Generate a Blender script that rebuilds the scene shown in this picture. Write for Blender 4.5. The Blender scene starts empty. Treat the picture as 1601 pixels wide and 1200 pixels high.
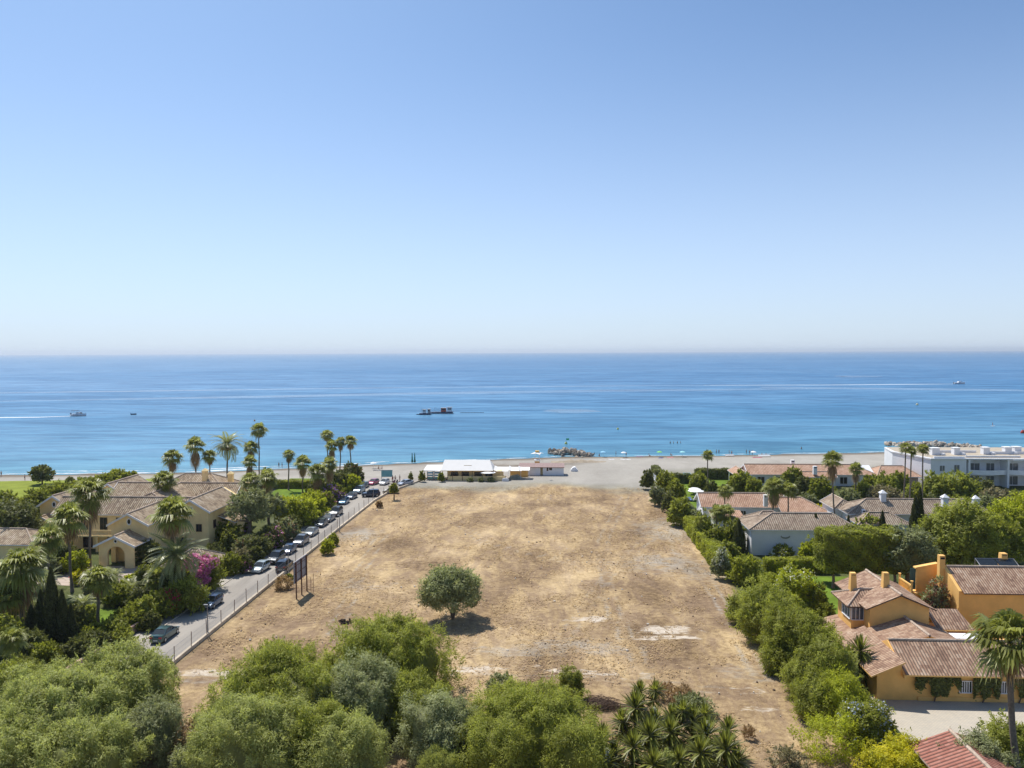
import bpy, math, numpy as np
from mathutils import Vector, Matrix
S = bpy.context.scene
C = S.collection
R_ = math.radians
# ---------------------------------------------------------------- camera, sky, sun, exposure
FPX, CX, CY, CAMH = 1218.0, 800.5, 600.0, 35.0
PITCH, ROLL, YAW = math.atan(50.3/1218), R_(0.233), R_(3.27)
c_, s_ = math.cos, math.sin
def yaw(v): return Vector((v[0]*c_(YAW)-v[1]*s_(YAW), v[0]*s_(YAW)+v[1]*c_(YAW), v[2]))
r0 = Vector((1, 0, 0)); u0 = Vector((0, s_(PITCH), c_(PITCH))); FW = yaw(Vector((0, c_(PITCH), -s_(PITCH))))
RT = yaw(r0*c_(ROLL)-u0*s_(ROLL)); UP = yaw(u0*c_(ROLL)+r0*s_(ROLL))
cd = bpy.data.cameras.new('camera'); cam = bpy.data.objects.new('camera', cd); C.objects.link(cam)
cd.sensor_width = 36; cd.lens = FPX/1601*36; cd.clip_start = 0.5; cd.clip_end = 90000
m = Matrix((RT, UP, -FW)).transposed().to_4x4(); m.translation = (0, 0, CAMH); cam.matrix_world = m
S.camera = cam
SUN = Vector((-0.36, 0.50, 1.0)).normalized()
w = bpy.data.worlds.new('World'); S.world = w; w.use_nodes = True
nt = w.node_tree; bg = nt.nodes['Background']
sky = nt.nodes.new('ShaderNodeTexSky'); sky.sky_type = 'NISHITA'; sky.sun_disc = False
sky.sun_elevation = math.asin(SUN.z); sky.sun_rotation = math.atan2(SUN.x, SUN.y)
sky.altitude = 0; sky.air_density = 0.52; sky.dust_density = 0.9; sky.ozone_density = 6.0
hs = nt.nodes.new('ShaderNodeHueSaturation'); hs.inputs['Saturation'].default_value = .92; tn = nt.nodes.new('ShaderNodeMix'); tn.data_type = 'RGBA'; tn.blend_type = 'MULTIPLY'; tn.inputs[0].default_value = 1; tn.inputs[7].default_value = (.86, 1.04, 1.06, 1)
nt.links.new(sky.outputs[0], hs.inputs['Color']); nt.links.new(hs.outputs[0], tn.inputs[6]); 
tc = nt.nodes.new('ShaderNodeTexCoord'); sp = nt.nodes.new('ShaderNodeSeparateXYZ'); nt.links.new(tc.outputs['Generated'], sp.inputs[0])
mr_ = nt.nodes.new('ShaderNodeMapRange'); mr_.inputs[1].default_value = 0; mr_.inputs[2].default_value = .42; mr_.inputs[3].default_value = 1; mr_.inputs[4].default_value = 0; nt.links.new(sp.outputs[2], mr_.inputs[0])
pw = nt.nodes.new('ShaderNodeMath'); pw.operation = 'POWER'; pw.inputs[1].default_value = 1.7; nt.links.new(mr_.outputs[0], pw.inputs[0]); pm = nt.nodes.new('ShaderNodeMath'); pm.operation = 'MULTIPLY'; pm.inputs[1].default_value = .88; nt.links.new(pw.outputs[0], pm.inputs[0])
hm = nt.nodes.new('ShaderNodeMix'); hm.data_type = 'RGBA'; hm.inputs[7].default_value = (4.05, 4.60, 5.2, 1); nt.links.new(pm.outputs[0], hm.inputs[0]); nt.links.new(tn.outputs[2], hm.inputs[6]); nt.links.new(hm.outputs[2], bg.inputs[0]); bg.inputs[1].default_value = 0.130
sl = bpy.data.lights.new('sun', 'SUN'); sun = bpy.data.objects.new('sun', sl); C.objects.link(sun)
sl.energy = 3.9; sl.angle = R_(0.5); sl.color = (1, 0.95, 0.87)
sun.rotation_euler = SUN.to_track_quat('Z', 'Y').to_euler(); sun.location = (0, 0, 120)
S.view_settings.view_transform = 'Standard'; S.view_settings.look = 'None'
S.view_settings.exposure = 0.44; S.view_settings.gamma = 1
S.render.engine = 'CYCLES'
S.cycles.max_bounces = 8; S.cycles.diffuse_bounces = 5; S.cycles.glossy_bounces = 2; S.cycles.transmission_bounces = 3
S.cycles.transparent_max_bounces = 8; S.cycles.use_denoising = True; S.cycles.denoising_input_passes = 'RGB_ALBEDO_NORMAL'; S.cycles.denoising_prefilter = 'ACCURATE'; S.cycles.use_adaptive_sampling = False; S.cycles.volume_bounces = 0
S.cycles.caustics_reflective = False; S.cycles.caustics_refractive = False
# ---------------------------------------------------------------- placement helpers (photograph pixel + height -> place)
def ray(px, py): return FW*FPX+RT*(px-CX)+UP*(CY-py)
def G(px, py, z=0.0):
    d = ray(px, py); t = (z-CAMH)/d.z
    return d.x*t, d.y*t
def ztop(px, py, u, v):
    """height at which the sight line of a pixel passes over the place (u, v)"""
    d = ray(px, py); t = math.hypot(u, v)/math.hypot(d.x, d.y)
    return CAMH+d.z*t
# ---------------------------------------------------------------- objects
def tag(o, label=None, cat=None, group=None, kind=None):
    for k, v in (('label', label), ('category', cat), ('group', group), ('kind', kind)):
        if v: o[k] = v
    return o
def empty(name, loc=(0, 0, 0), rz=0, label=None, cat=None, group=None):
    o = bpy.data.objects.new(name, None); C.objects.link(o); o.location = loc; o.rotation_euler = (0, 0, rz)
    return tag(o, label, cat, group)
def link(name, me, parent=None, loc=None):
    o = bpy.data.objects.new(name, me); C.objects.link(o)
    if parent: o.parent = parent
    if loc: o.location = loc
    return o
def copy_tree(o, parent=None):
    c = o.copy(); C.objects.link(c)
    if parent: c.parent = parent
    for ch in list(o.children): copy_tree(ch, c)
    return c
def npmesh(name, V, F, mats, tone=None, mi=None, smooth=False):
    me = bpy.data.meshes.new(name); V = np.asarray(V, np.float32); F = np.asarray(F, np.int32)
    me.vertices.add(len(V)); me.vertices.foreach_set('co', V.ravel())
    k = F.shape[1]; me.loops.add(F.size); me.loops.foreach_set('vertex_index', F.ravel())
    me.polygons.add(len(F)); me.polygons.foreach_set('loop_start', np.arange(len(F), dtype=np.int32)*k)
    if mi is not None: me.polygons.foreach_set('material_index', np.asarray(mi, np.int32))
    for m in (mats if isinstance(mats, (list, tuple)) else [mats]): me.materials.append(m)
    if smooth: me.polygons.foreach_set('use_smooth', np.ones(len(F), bool))
    if tone is not None:
        a = me.attributes.new('tone', 'FLOAT', 'FACE'); a.data.foreach_set('value', np.asarray(tone, np.float32))
    me.update(calc_edges=True); return me
class MB:
    def __init__(s): s.v = []; s.f = []; s.m = []; s.uv = {}
    def face(s, pts, m=0, uv=None):
        b = len(s.v); s.v += [tuple(p) for p in pts]
        if uv: s.uv[len(s.f)] = uv
        s.f.append(tuple(range(b, b+len(pts)))); s.m.append(m)
    def box(s, x0, x1, y0, y1, z0, z1, m=0):
        b = len(s.v)
        s.v += [(x0, y0, z0), (x1, y0, z0), (x1, y1, z0), (x0, y1, z0), (x0, y0, z1), (x1, y0, z1), (x1, y1, z1), (x0, y1, z1)]
        for f in ((3, 2, 1, 0), (4, 5, 6, 7), (0, 1, 5, 4), (1, 2, 6, 5), (2, 3, 7, 6), (3, 0, 4, 7)):
            s.f.append(tuple(b+i for i in f)); s.m.append(m)
        return s
    def prism(s, poly, a, b, axis='y', m=0):
        """poly of 2-D points extruded along an axis from a to b"""
        def P(p, t): return {'y': (p[0], t, p[1]), 'x': (t, p[0], p[1]), 'z': (p[0], p[1], t)}[axis]
        n = len(poly); i0 = len(s.v); s.v += [P(p, a) for p in poly]+[P(p, b) for p in poly]
        s.f.append(tuple(i0+i for i in range(n))[::-1]); s.f.append(tuple(i0+n+i for i in range(n))); s.m += [m, m]
        for i in range(n):
            j = (i+1) % n; s.f.append((i0+i, i0+j, i0+n+j, i0+n+i)); s.m.append(m)
        return s
    def tube(s, pts, rad, n=6, m=0, cap=True):
        pts = [Vector(p) for p in pts]; i0 = len(s.v)
        rad = rad if isinstance(rad, (list, tuple)) else [rad]*len(pts)
        for i, p in enumerate(pts):
            t = (pts[min(i+1, len(pts)-1)]-pts[max(i-1, 0)]).normalized()
            a = t.cross(Vector((0, 0, 1)) if abs(t.z) < .9 else Vector((1, 0, 0))).normalized(); b = t.cross(a)
            for k in range(n):
                q = 2*math.pi*k/n; s.v.append(tuple(p+(a*c_(q)+b*s_(q))*rad[i]))
        for i in range(len(pts)-1):
            for k in range(n):
                j = (k+1) % n; s.f.append((i0+i*n+k, i0+i*n+j, i0+i*n+n+j, i0+i*n+n+k)); s.m.append(m)
        if cap:
            s.f.append(tuple(i0+k for k in range(n))); s.f.append(tuple(i0+(len(pts)-1)*n+k for k in range(n))[::-1]); s.m += [m, m]
        return s
    def mesh(s, name, mats, smooth=False, off=(0, 0, 0)):
        me = bpy.data.meshes.new(name)
        me.from_pydata([(a-off[0], b-off[1], c-off[2]) for a, b, c in s.v], [], s.f)
        for m in (mats if isinstance(mats, (list, tuple)) else [mats]): me.materials.append(m)
        me.polygons.foreach_set('material_index', s.m)
        if s.uv:
            l = me.uv_layers.new(name='UVMap')
            for i, uv in s.uv.items():
                for k, li in enumerate(me.polygons[i].loop_indices): l.data[li].uv = uv[k]
        if smooth: me.polygons.foreach_set('use_smooth', [True]*len(s.f))
        me.update(); return me
    def build(s, name, mats, parent=None, smooth=False, off=None):
        if off is None: off = tuple(parent.get('org', (0, 0, 0))) if parent else (0, 0, 0)
        return link(name, s.mesh(name, mats, smooth, off), parent)
# ---------------------------------------------------------------- materials
def newmat(name):
    m = bpy.data.materials.new(name); m.use_nodes = True; nt = m.node_tree
    return m, nt, nt.nodes['Principled BSDF'], nt.links.new
def node(nt, t, **k):
    n = nt.nodes.new('ShaderNode'+t)
    for a, b in k.items():
        if a in n.bl_rna.properties: setattr(n, a, b)
        else: n.inputs[a.replace('_', ' ')].default_value = b
    return n
def ramp(nt, fac, stops):
    r = nt.nodes.new('ShaderNodeValToRGB'); e = r.color_ramp.elements
    while len(e) < len(stops): e.new(0.5)
    for i, (p, c) in enumerate(stops): e[i].position = p; e[i].color = (*c, 1)
    nt.links.new(fac, r.inputs[0]); return r.outputs[0]
def mixc(nt, fac, a, b, mode='MIX'):
    n = nt.nodes.new('ShaderNodeMix'); n.data_type = 'RGBA'; n.blend_type = mode; n.clamp_factor = True
    for s, v in ((0, fac), (6, a), (7, b)):
        if isinstance(v, (int, float)): n.inputs[s].default_value = v
        elif isinstance(v, tuple): n.inputs[s].default_value = (*v, 1)
        else: nt.links.new(v, n.inputs[s])
    return n.outputs[2]
def mth(nt, op, a, b=0.0, c=None, clamp=False):
    n = nt.nodes.new('ShaderNodeMath'); n.operation = op; n.use_clamp = clamp
    for i, v in enumerate((a, b) if c is None else (a, b, c)):
        if isinstance(v, (int, float)): n.inputs[i].default_value = v
        else: nt.links.new(v, n.inputs[i])
    return n.outputs[0]
def pos(nt, sc=(1, 1, 1), obj=False):
    t = nt.nodes.new('ShaderNodeTexCoord' if obj else 'ShaderNodeNewGeometry'); mp = nt.nodes.new('ShaderNodeMapping')
    nt.links.new(t.outputs['Object' if obj else 'Position'], mp.inputs[0]); mp.inputs['Scale'].default_value = sc
    return mp.outputs[0]
def noise(nt, vec, scale, detail=4, rough=.55, dist=0):
    n = nt.nodes.new('ShaderNodeTexNoise'); nt.links.new(vec, n.inputs['Vector'])
    n.inputs['Scale'].default_value = scale; n.inputs['Detail'].default_value = detail; n.inputs['Roughness'].default_value = rough
    n.inputs['Distortion'].default_value = dist; return n.outputs[0]
def bump(nt, h, strength, dist, to):
    b = nt.nodes.new('ShaderNodeBump'); b.inputs['Strength'].default_value = strength; b.inputs['Distance'].default_value = dist
    nt.links.new(h, b.inputs['Height']); nt.links.new(b.outputs[0], to)
def plain(name, col, rough=.7, var=.12, scale=.8, metal=0, spec=.3, bmp=0):
    m, nt, p, ln = newmat(name); p.inputs['Roughness'].default_value = rough; p.inputs['Metallic'].default_value = metal
    p.inputs['Specular IOR Level'].default_value = spec
    if var:
        n = noise(nt, pos(nt), scale, 5, .6)
        lo = tuple(x*(1-var) for x in col); hi = tuple(min(1, x*(1+var)) for x in col)
        ln(ramp(nt, n, [(.3, lo), (.7, hi)]), p.inputs['Base Color'])
        if bmp: bump(nt, noise(nt, pos(nt), scale*6, 3), bmp, .05, p.inputs['Normal'])
    else: p.inputs['Base Color'].default_value = (*col, 1)
    return m
def leafmat(name, a, b, mid=None, tr=.32, rough=.55, spec=.25):
    if not name.startswith(('flower', 'leaf_straw')):
        g = {'leaf_cypress': 2.3, 'leaf_dry': 1.35, 'leaf_grey': 1.4, 'leaf_dark': 2.6, 'leaf_green': 2.0, 'leaf_euca': 2.0, 'leaf_olive': 2.0, 'leaf_yellow': 1.5, 'leaf_hedge': 2.3, 'leaf_yucca': 1.35, 'leaf_palm': 1.7}.get(name, 1.9)
        a, b, mid = [x if x is None else (max(x[0]*g*1.04, x[1]*g*.91), x[1]*g*.97, x[2]*g*.95) for x in (a, b, mid)]; kk = (1.0,)*3 if name in ('leaf_cypress', 'leaf_dry', 'leaf_yucca', 'leaf_hedge') else (1.2, 1.08, 1.2)
        a, b, mid = [x if x is None else tuple(min(.8, c*q) for c in x) for x, q in zip((a, b, mid), kk)]; tr = min(.55, tr+.16)
    m, nt, p, ln = newmat(name); at = nt.nodes.new('ShaderNodeAttribute'); at.attribute_name = 'tone'
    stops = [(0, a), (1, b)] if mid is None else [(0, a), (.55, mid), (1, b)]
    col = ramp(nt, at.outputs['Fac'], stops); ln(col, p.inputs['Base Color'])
    p.inputs['Roughness'].default_value = rough; p.inputs['Specular IOR Level'].default_value = spec
    t = nt.nodes.new('ShaderNodeBsdfTranslucent'); ln(mixc(nt, .5, col, mixc(nt, 1, col, (1.4, 1.4, .6), 'MULTIPLY')), t.inputs[0])
    mx = nt.nodes.new('ShaderNodeMixShader'); mx.inputs[0].default_value = tr
    ln(p.outputs[0], mx.inputs[1]); ln(t.outputs[0], mx.inputs[2]); ln(mx.outputs[0], nt.nodes['Material Output'].inputs[0])
    return m
def tilemat(name, cols, tw=.38, th=.5, bs=1.0, horiz=False):
    m, nt, p, ln = newmat(name); p.inputs['Roughness'].default_value = .85; p.inputs['Specular IOR Level'].default_value = .15
    uv = nt.nodes.new('ShaderNodeUVMap'); sx = nt.nodes.new('ShaderNodeSeparateXYZ'); ln(uv.outputs[0], sx.inputs[0])
    U = mth(nt, 'DIVIDE', sx.outputs[0], tw); V = mth(nt, 'DIVIDE', sx.outputs[1], th)
    cb = nt.nodes.new('ShaderNodeCombineXYZ'); ln(mth(nt, 'FLOOR', U), cb.inputs[0]); ln(mth(nt, 'FLOOR', V), cb.inputs[1])
    wn = nt.nodes.new('ShaderNodeTexWhiteNoise'); wn.noise_dimensions = '2D'; ln(cb.outputs[0], wn.inputs['Vector'])
    n = noise(nt, pos(nt), .35, 5, .65); f = mth(nt, 'ADD', mth(nt, 'MULTIPLY', wn.outputs[0], .6), mth(nt, 'SUBTRACT', mth(nt, 'MULTIPLY', n, 1.5), .55), clamp=True)
    k = len(cols); col = ramp(nt, f, [(i/(k-1), c) for i, c in enumerate(cols)])
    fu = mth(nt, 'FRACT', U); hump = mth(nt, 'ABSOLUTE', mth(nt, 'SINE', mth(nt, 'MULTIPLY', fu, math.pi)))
    valley = mth(nt, 'LESS_THAN', hump, .5); ln(mixc(nt, mth(nt, 'MULTIPLY', valley, .55), col, (.09, .07, .055)), p.inputs['Base Color'])  # valleys between tile columns coloured darker than the humps
    h = mth(nt, 'ADD', hump, mth(nt, 'MULTIPLY', mth(nt, 'FRACT', V), .35)); bump(nt, h, bs, .12, p.inputs['Normal'])
    return m
M = {}
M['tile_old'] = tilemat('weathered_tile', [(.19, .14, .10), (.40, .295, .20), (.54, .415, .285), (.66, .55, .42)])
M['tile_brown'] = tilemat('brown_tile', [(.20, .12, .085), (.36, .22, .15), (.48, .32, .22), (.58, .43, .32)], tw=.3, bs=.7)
M['tile_pink'] = tilemat('terracotta_tile', [(.38, .22, .15), (.52, .32, .22), (.62, .42, .31)], bs=.45)
M['tile_red'] = tilemat('red_tile', [(.26, .10, .075), (.36, .15, .11), (.44, .22, .17)], tw=.4, th=.4)
M['tile_straw'] = tilemat('straw_tile', [(.26, .19, .14), (.42, .32, .24), (.56, .46, .35)], tw=.36)
M['ridge'] = plain('ridge_tile', (.46, .36, .28), .9, .3, 3)
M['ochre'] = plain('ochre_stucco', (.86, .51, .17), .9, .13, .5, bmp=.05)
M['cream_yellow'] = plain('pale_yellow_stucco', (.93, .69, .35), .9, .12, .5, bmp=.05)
M['white'] = plain('white_stucco', (.80, .80, .82), .85, .05, .5)
M['trim'] = plain('white_trim', (.82, .81, .82), .8, .06, 1)
M['pink_wall'] = plain('pink_wall', (.50, .33, .27), .9, .18, .7, bmp=.3)
M['glass'] = plain('window_glass', (.02, .025, .03), .08, 0, spec=.6)
M['glass_blue'] = plain('blue_glass', (.06, .09, .14), .05, 0, spec=.8); M['dark'] = plain('dark_opening', (.03, .028, .026), .8, 0)
M['wood'] = plain('brown_wood', (.12, .07, .045), .7, .3, 3)
M['metal'] = plain('grey_metal', (.30, .31, .33), .5, .15, 2, metal=.6)
M['rust'] = plain('rusty_post', (.13, .06, .04), .8, .3, 3)
M['bark'] = plain('bark', (.16, .12, .09), .9, .3, 4, bmp=.6)
M['palm_bark'] = plain('palm_bark', (.20, .16, .125), .9, .3, 5, bmp=.8)
M['concrete'] = plain('pale_concrete', (.50, .44, .36), .9, .2, .7, bmp=.3)
M['rubber'] = plain('tyre_rubber', (.02, .02, .02), .8, 0)
M['alloy'] = plain('wheel_alloy', (.45, .46, .48), .35, 0, metal=.8)
M['lamp_glass'] = plain('headlight_glass', (.7, .72, .75), .15, 0)
M['tail_red'] = plain('tail_red', (.35, .02, .02), .3, 0)
M['plate'] = plain('number_plate', (.75, .75, .72), .5, 0)
M['leaf_acacia'] = leafmat('leaf_acacia', (.055, .095, .018), (.20, .26, .055), (.115, .165, .03), .35)
M['leaf_willow'] = leafmat('leaf_willow', (.075, .11, .04), (.25, .30, .12), (.15, .20, .065), .33)
M['leaf_euca'] = leafmat('leaf_euca', (.055, .085, .045), (.20, .26, .14), (.11, .16, .075), .25)
M['leaf_bright'] = leafmat('leaf_bright', (.06, .12, .012), (.24, .33, .03), (.13, .21, .02), .4)
M['leaf_green'] = leafmat('leaf_green', (.035, .075, .014), (.14, .22, .03), (.075, .13, .02), .32)
M['leaf_dark'] = leafmat('leaf_dark', (.018, .035, .012), (.07, .105, .028), (.035, .06, .018), .22)
M['leaf_olive'] = leafmat('leaf_olive', (.06, .085, .045), (.17, .20, .10), (.10, .135, .065), .22)
M['leaf_grey'] = leafmat('leaf_grey', (.10, .095, .06), (.30, .28, .18), (.18, .17, .10), .25)
M['leaf_yellow'] = leafmat('leaf_yellow', (.14, .16, .012), (.55, .44, .02), (.30, .30, .015), .35)
M['leaf_cypress'] = leafmat('leaf_cypress', (.014, .028, .012), (.05, .075, .028), None, .15)
M['leaf_hedge'] = leafmat('leaf_hedge', (.05, .10, .012), (.17, .24, .03), (.10, .16, .02), .35)
M['leaf_palm'] = leafmat('leaf_palm', (.05, .08, .02), (.20, .25, .07), (.11, .15, .035), .28, .4, .45)
M['leaf_date'] = leafmat('leaf_date', (.06, .08, .035), (.20, .22, .11), (.12, .145, .06), .25, .4, .4)
M['leaf_yucca'] = leafmat('leaf_yucca', (.04, .075, .015), (.20, .28, .06), (.10, .16, .03), .28, .38, .5)
M['leaf_dry'] = leafmat('leaf_dry', (.16, .11, .06), (.42, .32, .19), (.28, .20, .115), .25)
M['leaf_straw'] = leafmat('leaf_straw', (.28, .18, .08), (.62, .45, .24), (.45, .31, .15), .25)
M['flower_pink'] = leafmat('flower_pink', (.55, .12, .38), (.85, .42, .70), None, .35)
M['flower_purple'] = leafmat('flower_purple', (.32, .12, .45), (.60, .36, .68), None, .3)
M['flower_red'] = leafmat('flower_red', (.45, .02, .06), (.60, .08, .15), None, .3)
M['flower_white'] = leafmat('flower_white', (.6, .6, .5), (.8, .8, .72), None, .3)
M['flower_dusk'] = leafmat('flower_dusk', (.20, .08, .07), (.45, .22, .16), (.30, .16, .08), .3)
M['flower_blue'] = leafmat('flower_blue', (.45, .50, .70), (.65, .70, .85), None, .3)
# ---------------------------------------------------------------- plants
def unit(a): return a/np.maximum(np.linalg.norm(a, axis=1, keepdims=True), 1e-9)
def quads(p, t, n, L, W, rng):
    n = unit(n-t*np.sum(n*t, 1, keepdims=True)); b = np.cross(n, t)
    L = L*(.7+.6*rng.random((len(p), 1))); W = W*(.7+.6*rng.random((len(p), 1)))
    V = np.stack([p-t*L/2, p+b*W/2-t*L*.08, p+t*L/2, p-b*W/2-t*L*.08], 1).reshape(-1, 3)
    return V, np.arange(len(p)*4).reshape(-1, 4)
def surf(d, rx, ry, ru, rd, p, lump, ph):
    """distance of the crown's outline in direction d"""
    rz = np.where(d[:, 2] > 0, ru, rd)
    r = (np.abs(d[:, 0]/rx)**p+np.abs(d[:, 1]/ry)**p+np.abs(d[:, 2]/rz)**p)**(-1/p)
    a = ph; q = (np.sin(3.1*d[:, 0]+a[0])*np.sin(2.7*d[:, 1]+a[1])+.6*np.sin(6.1*d[:, 0]+a[2]+4.3*d[:, 2])*np.sin(5.3*d[:, 1]+a[3])+.35*np.sin(11*d[:, 0]+a[4])*np.sin(10*d[:, 1]-9*d[:, 2]+a[5]))
    return r*(.98+lump*(q*.62-.22))
def crown_np(seed, rx, ry, z0, z1, L, W, p=2.2, lump=.16, rc=None, cover=2.2, droop=0., core=.80, updir=.75, low=.38, cl_out=.16, back=.35, sprig=1.):
    rng = np.random.default_rng(seed); ph = rng.random(6)*6.28; h = z1-z0; zc = z0+h*low; ru, rd = h*(1-low), h*low
    area = 2*math.pi*((rx*ry)**.8+2*((rx+ry)/2*h/2)**.8)/2*1.1; area = 3.14*(rx*ry)+math.pi*(rx+ry)*h*.62
    mr = (rx+ry+h/2)/3
    rc = rc or min(max(.24*mr, .22), 1.15)
    nc = max(14, int(area/(rc*rc)*.95)); d = unit(rng.normal(size=(nc, 3))*np.array([1, 1, 1.0])); 
    d[:, 2] = np.where(d[:, 2] < -.55, -d[:, 2], d[:, 2])
    nb = d[:, 1] > .35; keep = ~nb | (rng.random(nc) > back); d = d[keep]; nc = len(d)
    r = surf(d, rx, ry, ru, rd, p, lump, ph)*(1-rc/mr*.85+cl_out*(rng.random(nc)-.65)*1.7)
    Cc = d*r[:, None]+np.array([0, 0, zc]); Rc = rc*(.65+.6*rng.random(nc)); tc = rng.random(nc)
    n = int(min(max(cover*area/(L*W*.5)*.8, 150), 60000)); i = rng.integers(nc, size=n)
    q = unit(rng.normal(size=(n, 3))+.75*d[i]+np.array([0, 0, .25])); P = Cc[i]+q*(Rc[i]*(.5+.55*rng.random(n)))[:, None]
    nr = unit(q+rng.normal(size=(n, 3))*.42+np.array([-.15, .1, updir]))
    t = unit(np.cross(nr, rng.normal(size=(n, 3))))
    if droop: t = unit(t*.6+q*.5+np.array([0, 0, -droop])+rng.normal(size=(n, 3))*.25)
    P[:, 2] = np.maximum(P[:, 2], .03)
    ns = int(nc*1.3*sprig); 
    if ns:
        j = rng.integers(nc, size=ns); e = unit(d[j]+rng.normal(size=(ns, 3))*.45+np.array([0, 0, .35])); kk = 9; a = (rng.random((ns, kk))*.85*Rc[j][:, None]+Rc[j][:, None]*.7)
        P2 = (Cc[j][:, None, :]+e[:, None, :]*a[:, :, None]+rng.normal(size=(ns, kk, 3))*.10*rc).reshape(-1, 3); t2 = unit(np.repeat(e, kk, 0)+rng.normal(size=(ns*kk, 3))*.5); P = np.vstack([P, P2]); t = np.vstack([t, t2]); nr = np.vstack([nr, unit(rng.normal(size=(ns*kk, 3))+np.array([0, 0, .5]))]); i = np.concatenate([i, np.repeat(j, kk)]); n = len(P); P[:, 2] = np.maximum(P[:, 2], .03)
    V, F = quads(P, t, nr, L, W, rng); tone = np.clip(.55*tc[i]+.45*rng.random(n), 0, 1)
    if core:  # inner fill in darkest leaf tones, depth shade put into the colour
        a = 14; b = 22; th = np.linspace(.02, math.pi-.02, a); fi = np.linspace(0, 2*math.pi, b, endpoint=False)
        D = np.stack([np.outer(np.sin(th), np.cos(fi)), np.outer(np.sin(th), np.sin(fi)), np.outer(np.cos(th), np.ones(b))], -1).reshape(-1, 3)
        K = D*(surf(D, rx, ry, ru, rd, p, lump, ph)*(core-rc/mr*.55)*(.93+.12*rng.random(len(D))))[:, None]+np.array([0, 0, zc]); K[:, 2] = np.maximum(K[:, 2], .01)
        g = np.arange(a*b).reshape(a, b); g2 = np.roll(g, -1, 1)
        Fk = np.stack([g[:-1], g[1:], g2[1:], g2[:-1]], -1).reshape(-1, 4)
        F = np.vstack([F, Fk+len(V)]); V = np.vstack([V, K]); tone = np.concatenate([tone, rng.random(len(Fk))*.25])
    return V, F, tone, (Cc, d, Rc)
def leafsize(dist, k=1.0): return max(.17, 2.7*dist/780)*k
def flowers_np(cr, seed, n, L, W, side=None):
    rng = np.random.default_rng(seed+99); Cc, d, Rc = cr; m = len(Cc)
    pick = rng.permutation(m)[:max(3, int(m*.45))] if side is None else np.argsort(-(Cc@np.array(side)))[:max(3, m//3)]
    i = pick[rng.integers(len(pick), size=n)]; P = Cc[i]+unit(rng.normal(size=(n, 3))+d[i]*1.0+np.array([0, -.35, .35]))*(Rc[i]*(.95+.3*rng.random(n)))[:, None]
    nr = unit(rng.normal(size=(n, 3))+np.array([0, 0, .6])); t = unit(np.cross(nr, rng.normal(size=(n, 3))))
    P[:, 2] = np.maximum(P[:, 2], .03)
    V, F = quads(P, t, nr, L, W, rng); return V, F, rng.random(n)
seedn = [10]
def geom(px, rb, rt, hw):
    u, v = G(px, rb); dist = math.hypot(u, v); k = FPX/(v*c_(YAW)-u*s_(YAW))
    return u, v, dist, hw/k, max(.5, ztop(px, rt, u, v))
def shrub(px, rb, rt, hw, mat, label, name='shrub', cat='shrub', group=None, p=2.2, lump=.16, slender=.42, droop=0, ry=None, z0=0, fl=None, fln=900, side=None, core=.8, cover=2.2, k=1., rc=None, low=None, trunk=False, uv=None, sprig=1.):
    """a bush: photograph column, ground row, top row and half width"""
    u, v, dist, rx, h = geom(px, rb, rt, hw)
    if uv: u, v, rx, h = uv
    L = leafsize(dist, k); seedn[0] += 1; sd = seedn[0]; ryy = ry or rx*.85
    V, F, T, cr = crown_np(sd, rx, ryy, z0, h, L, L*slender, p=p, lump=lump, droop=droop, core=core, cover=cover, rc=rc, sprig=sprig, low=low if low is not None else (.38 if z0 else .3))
    root = None
    if trunk or fl:
        root = empty(name, (u, v, 0), 0, label, cat, group)
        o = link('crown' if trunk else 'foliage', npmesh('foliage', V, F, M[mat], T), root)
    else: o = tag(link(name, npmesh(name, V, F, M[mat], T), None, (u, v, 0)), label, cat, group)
    if fl:
        Lf = max(.2, L*.75); V, F, T = flowers_np(cr, sd, fln, Lf, Lf*.8, side); link('blossoms', npmesh('blossoms', V, F, M[fl], T), root)
    if trunk:
        b = MB(); rng = np.random.default_rng(sd); r0 = max(.12, .035*h); zt = z0+.25*(h-z0)
        b.tube([(0, 0, -.1), (.05, 0, zt*.5), (0, .05, zt)], [r0*1.3, r0, r0*.8], 8)
        Cc = cr[0]
        for j in rng.permutation(len(Cc))[:9]:
            c = Cc[j]*.85; b.tube([(0, 0, zt*.75), (c[0]*.4, c[1]*.4, zt*.75+(c[2]-zt*.75)*.55), tuple(c)], [r0*.6, r0*.4, r0*.12], 5)
        b.build('trunk', M['bark'], root)
    return root or o
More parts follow.
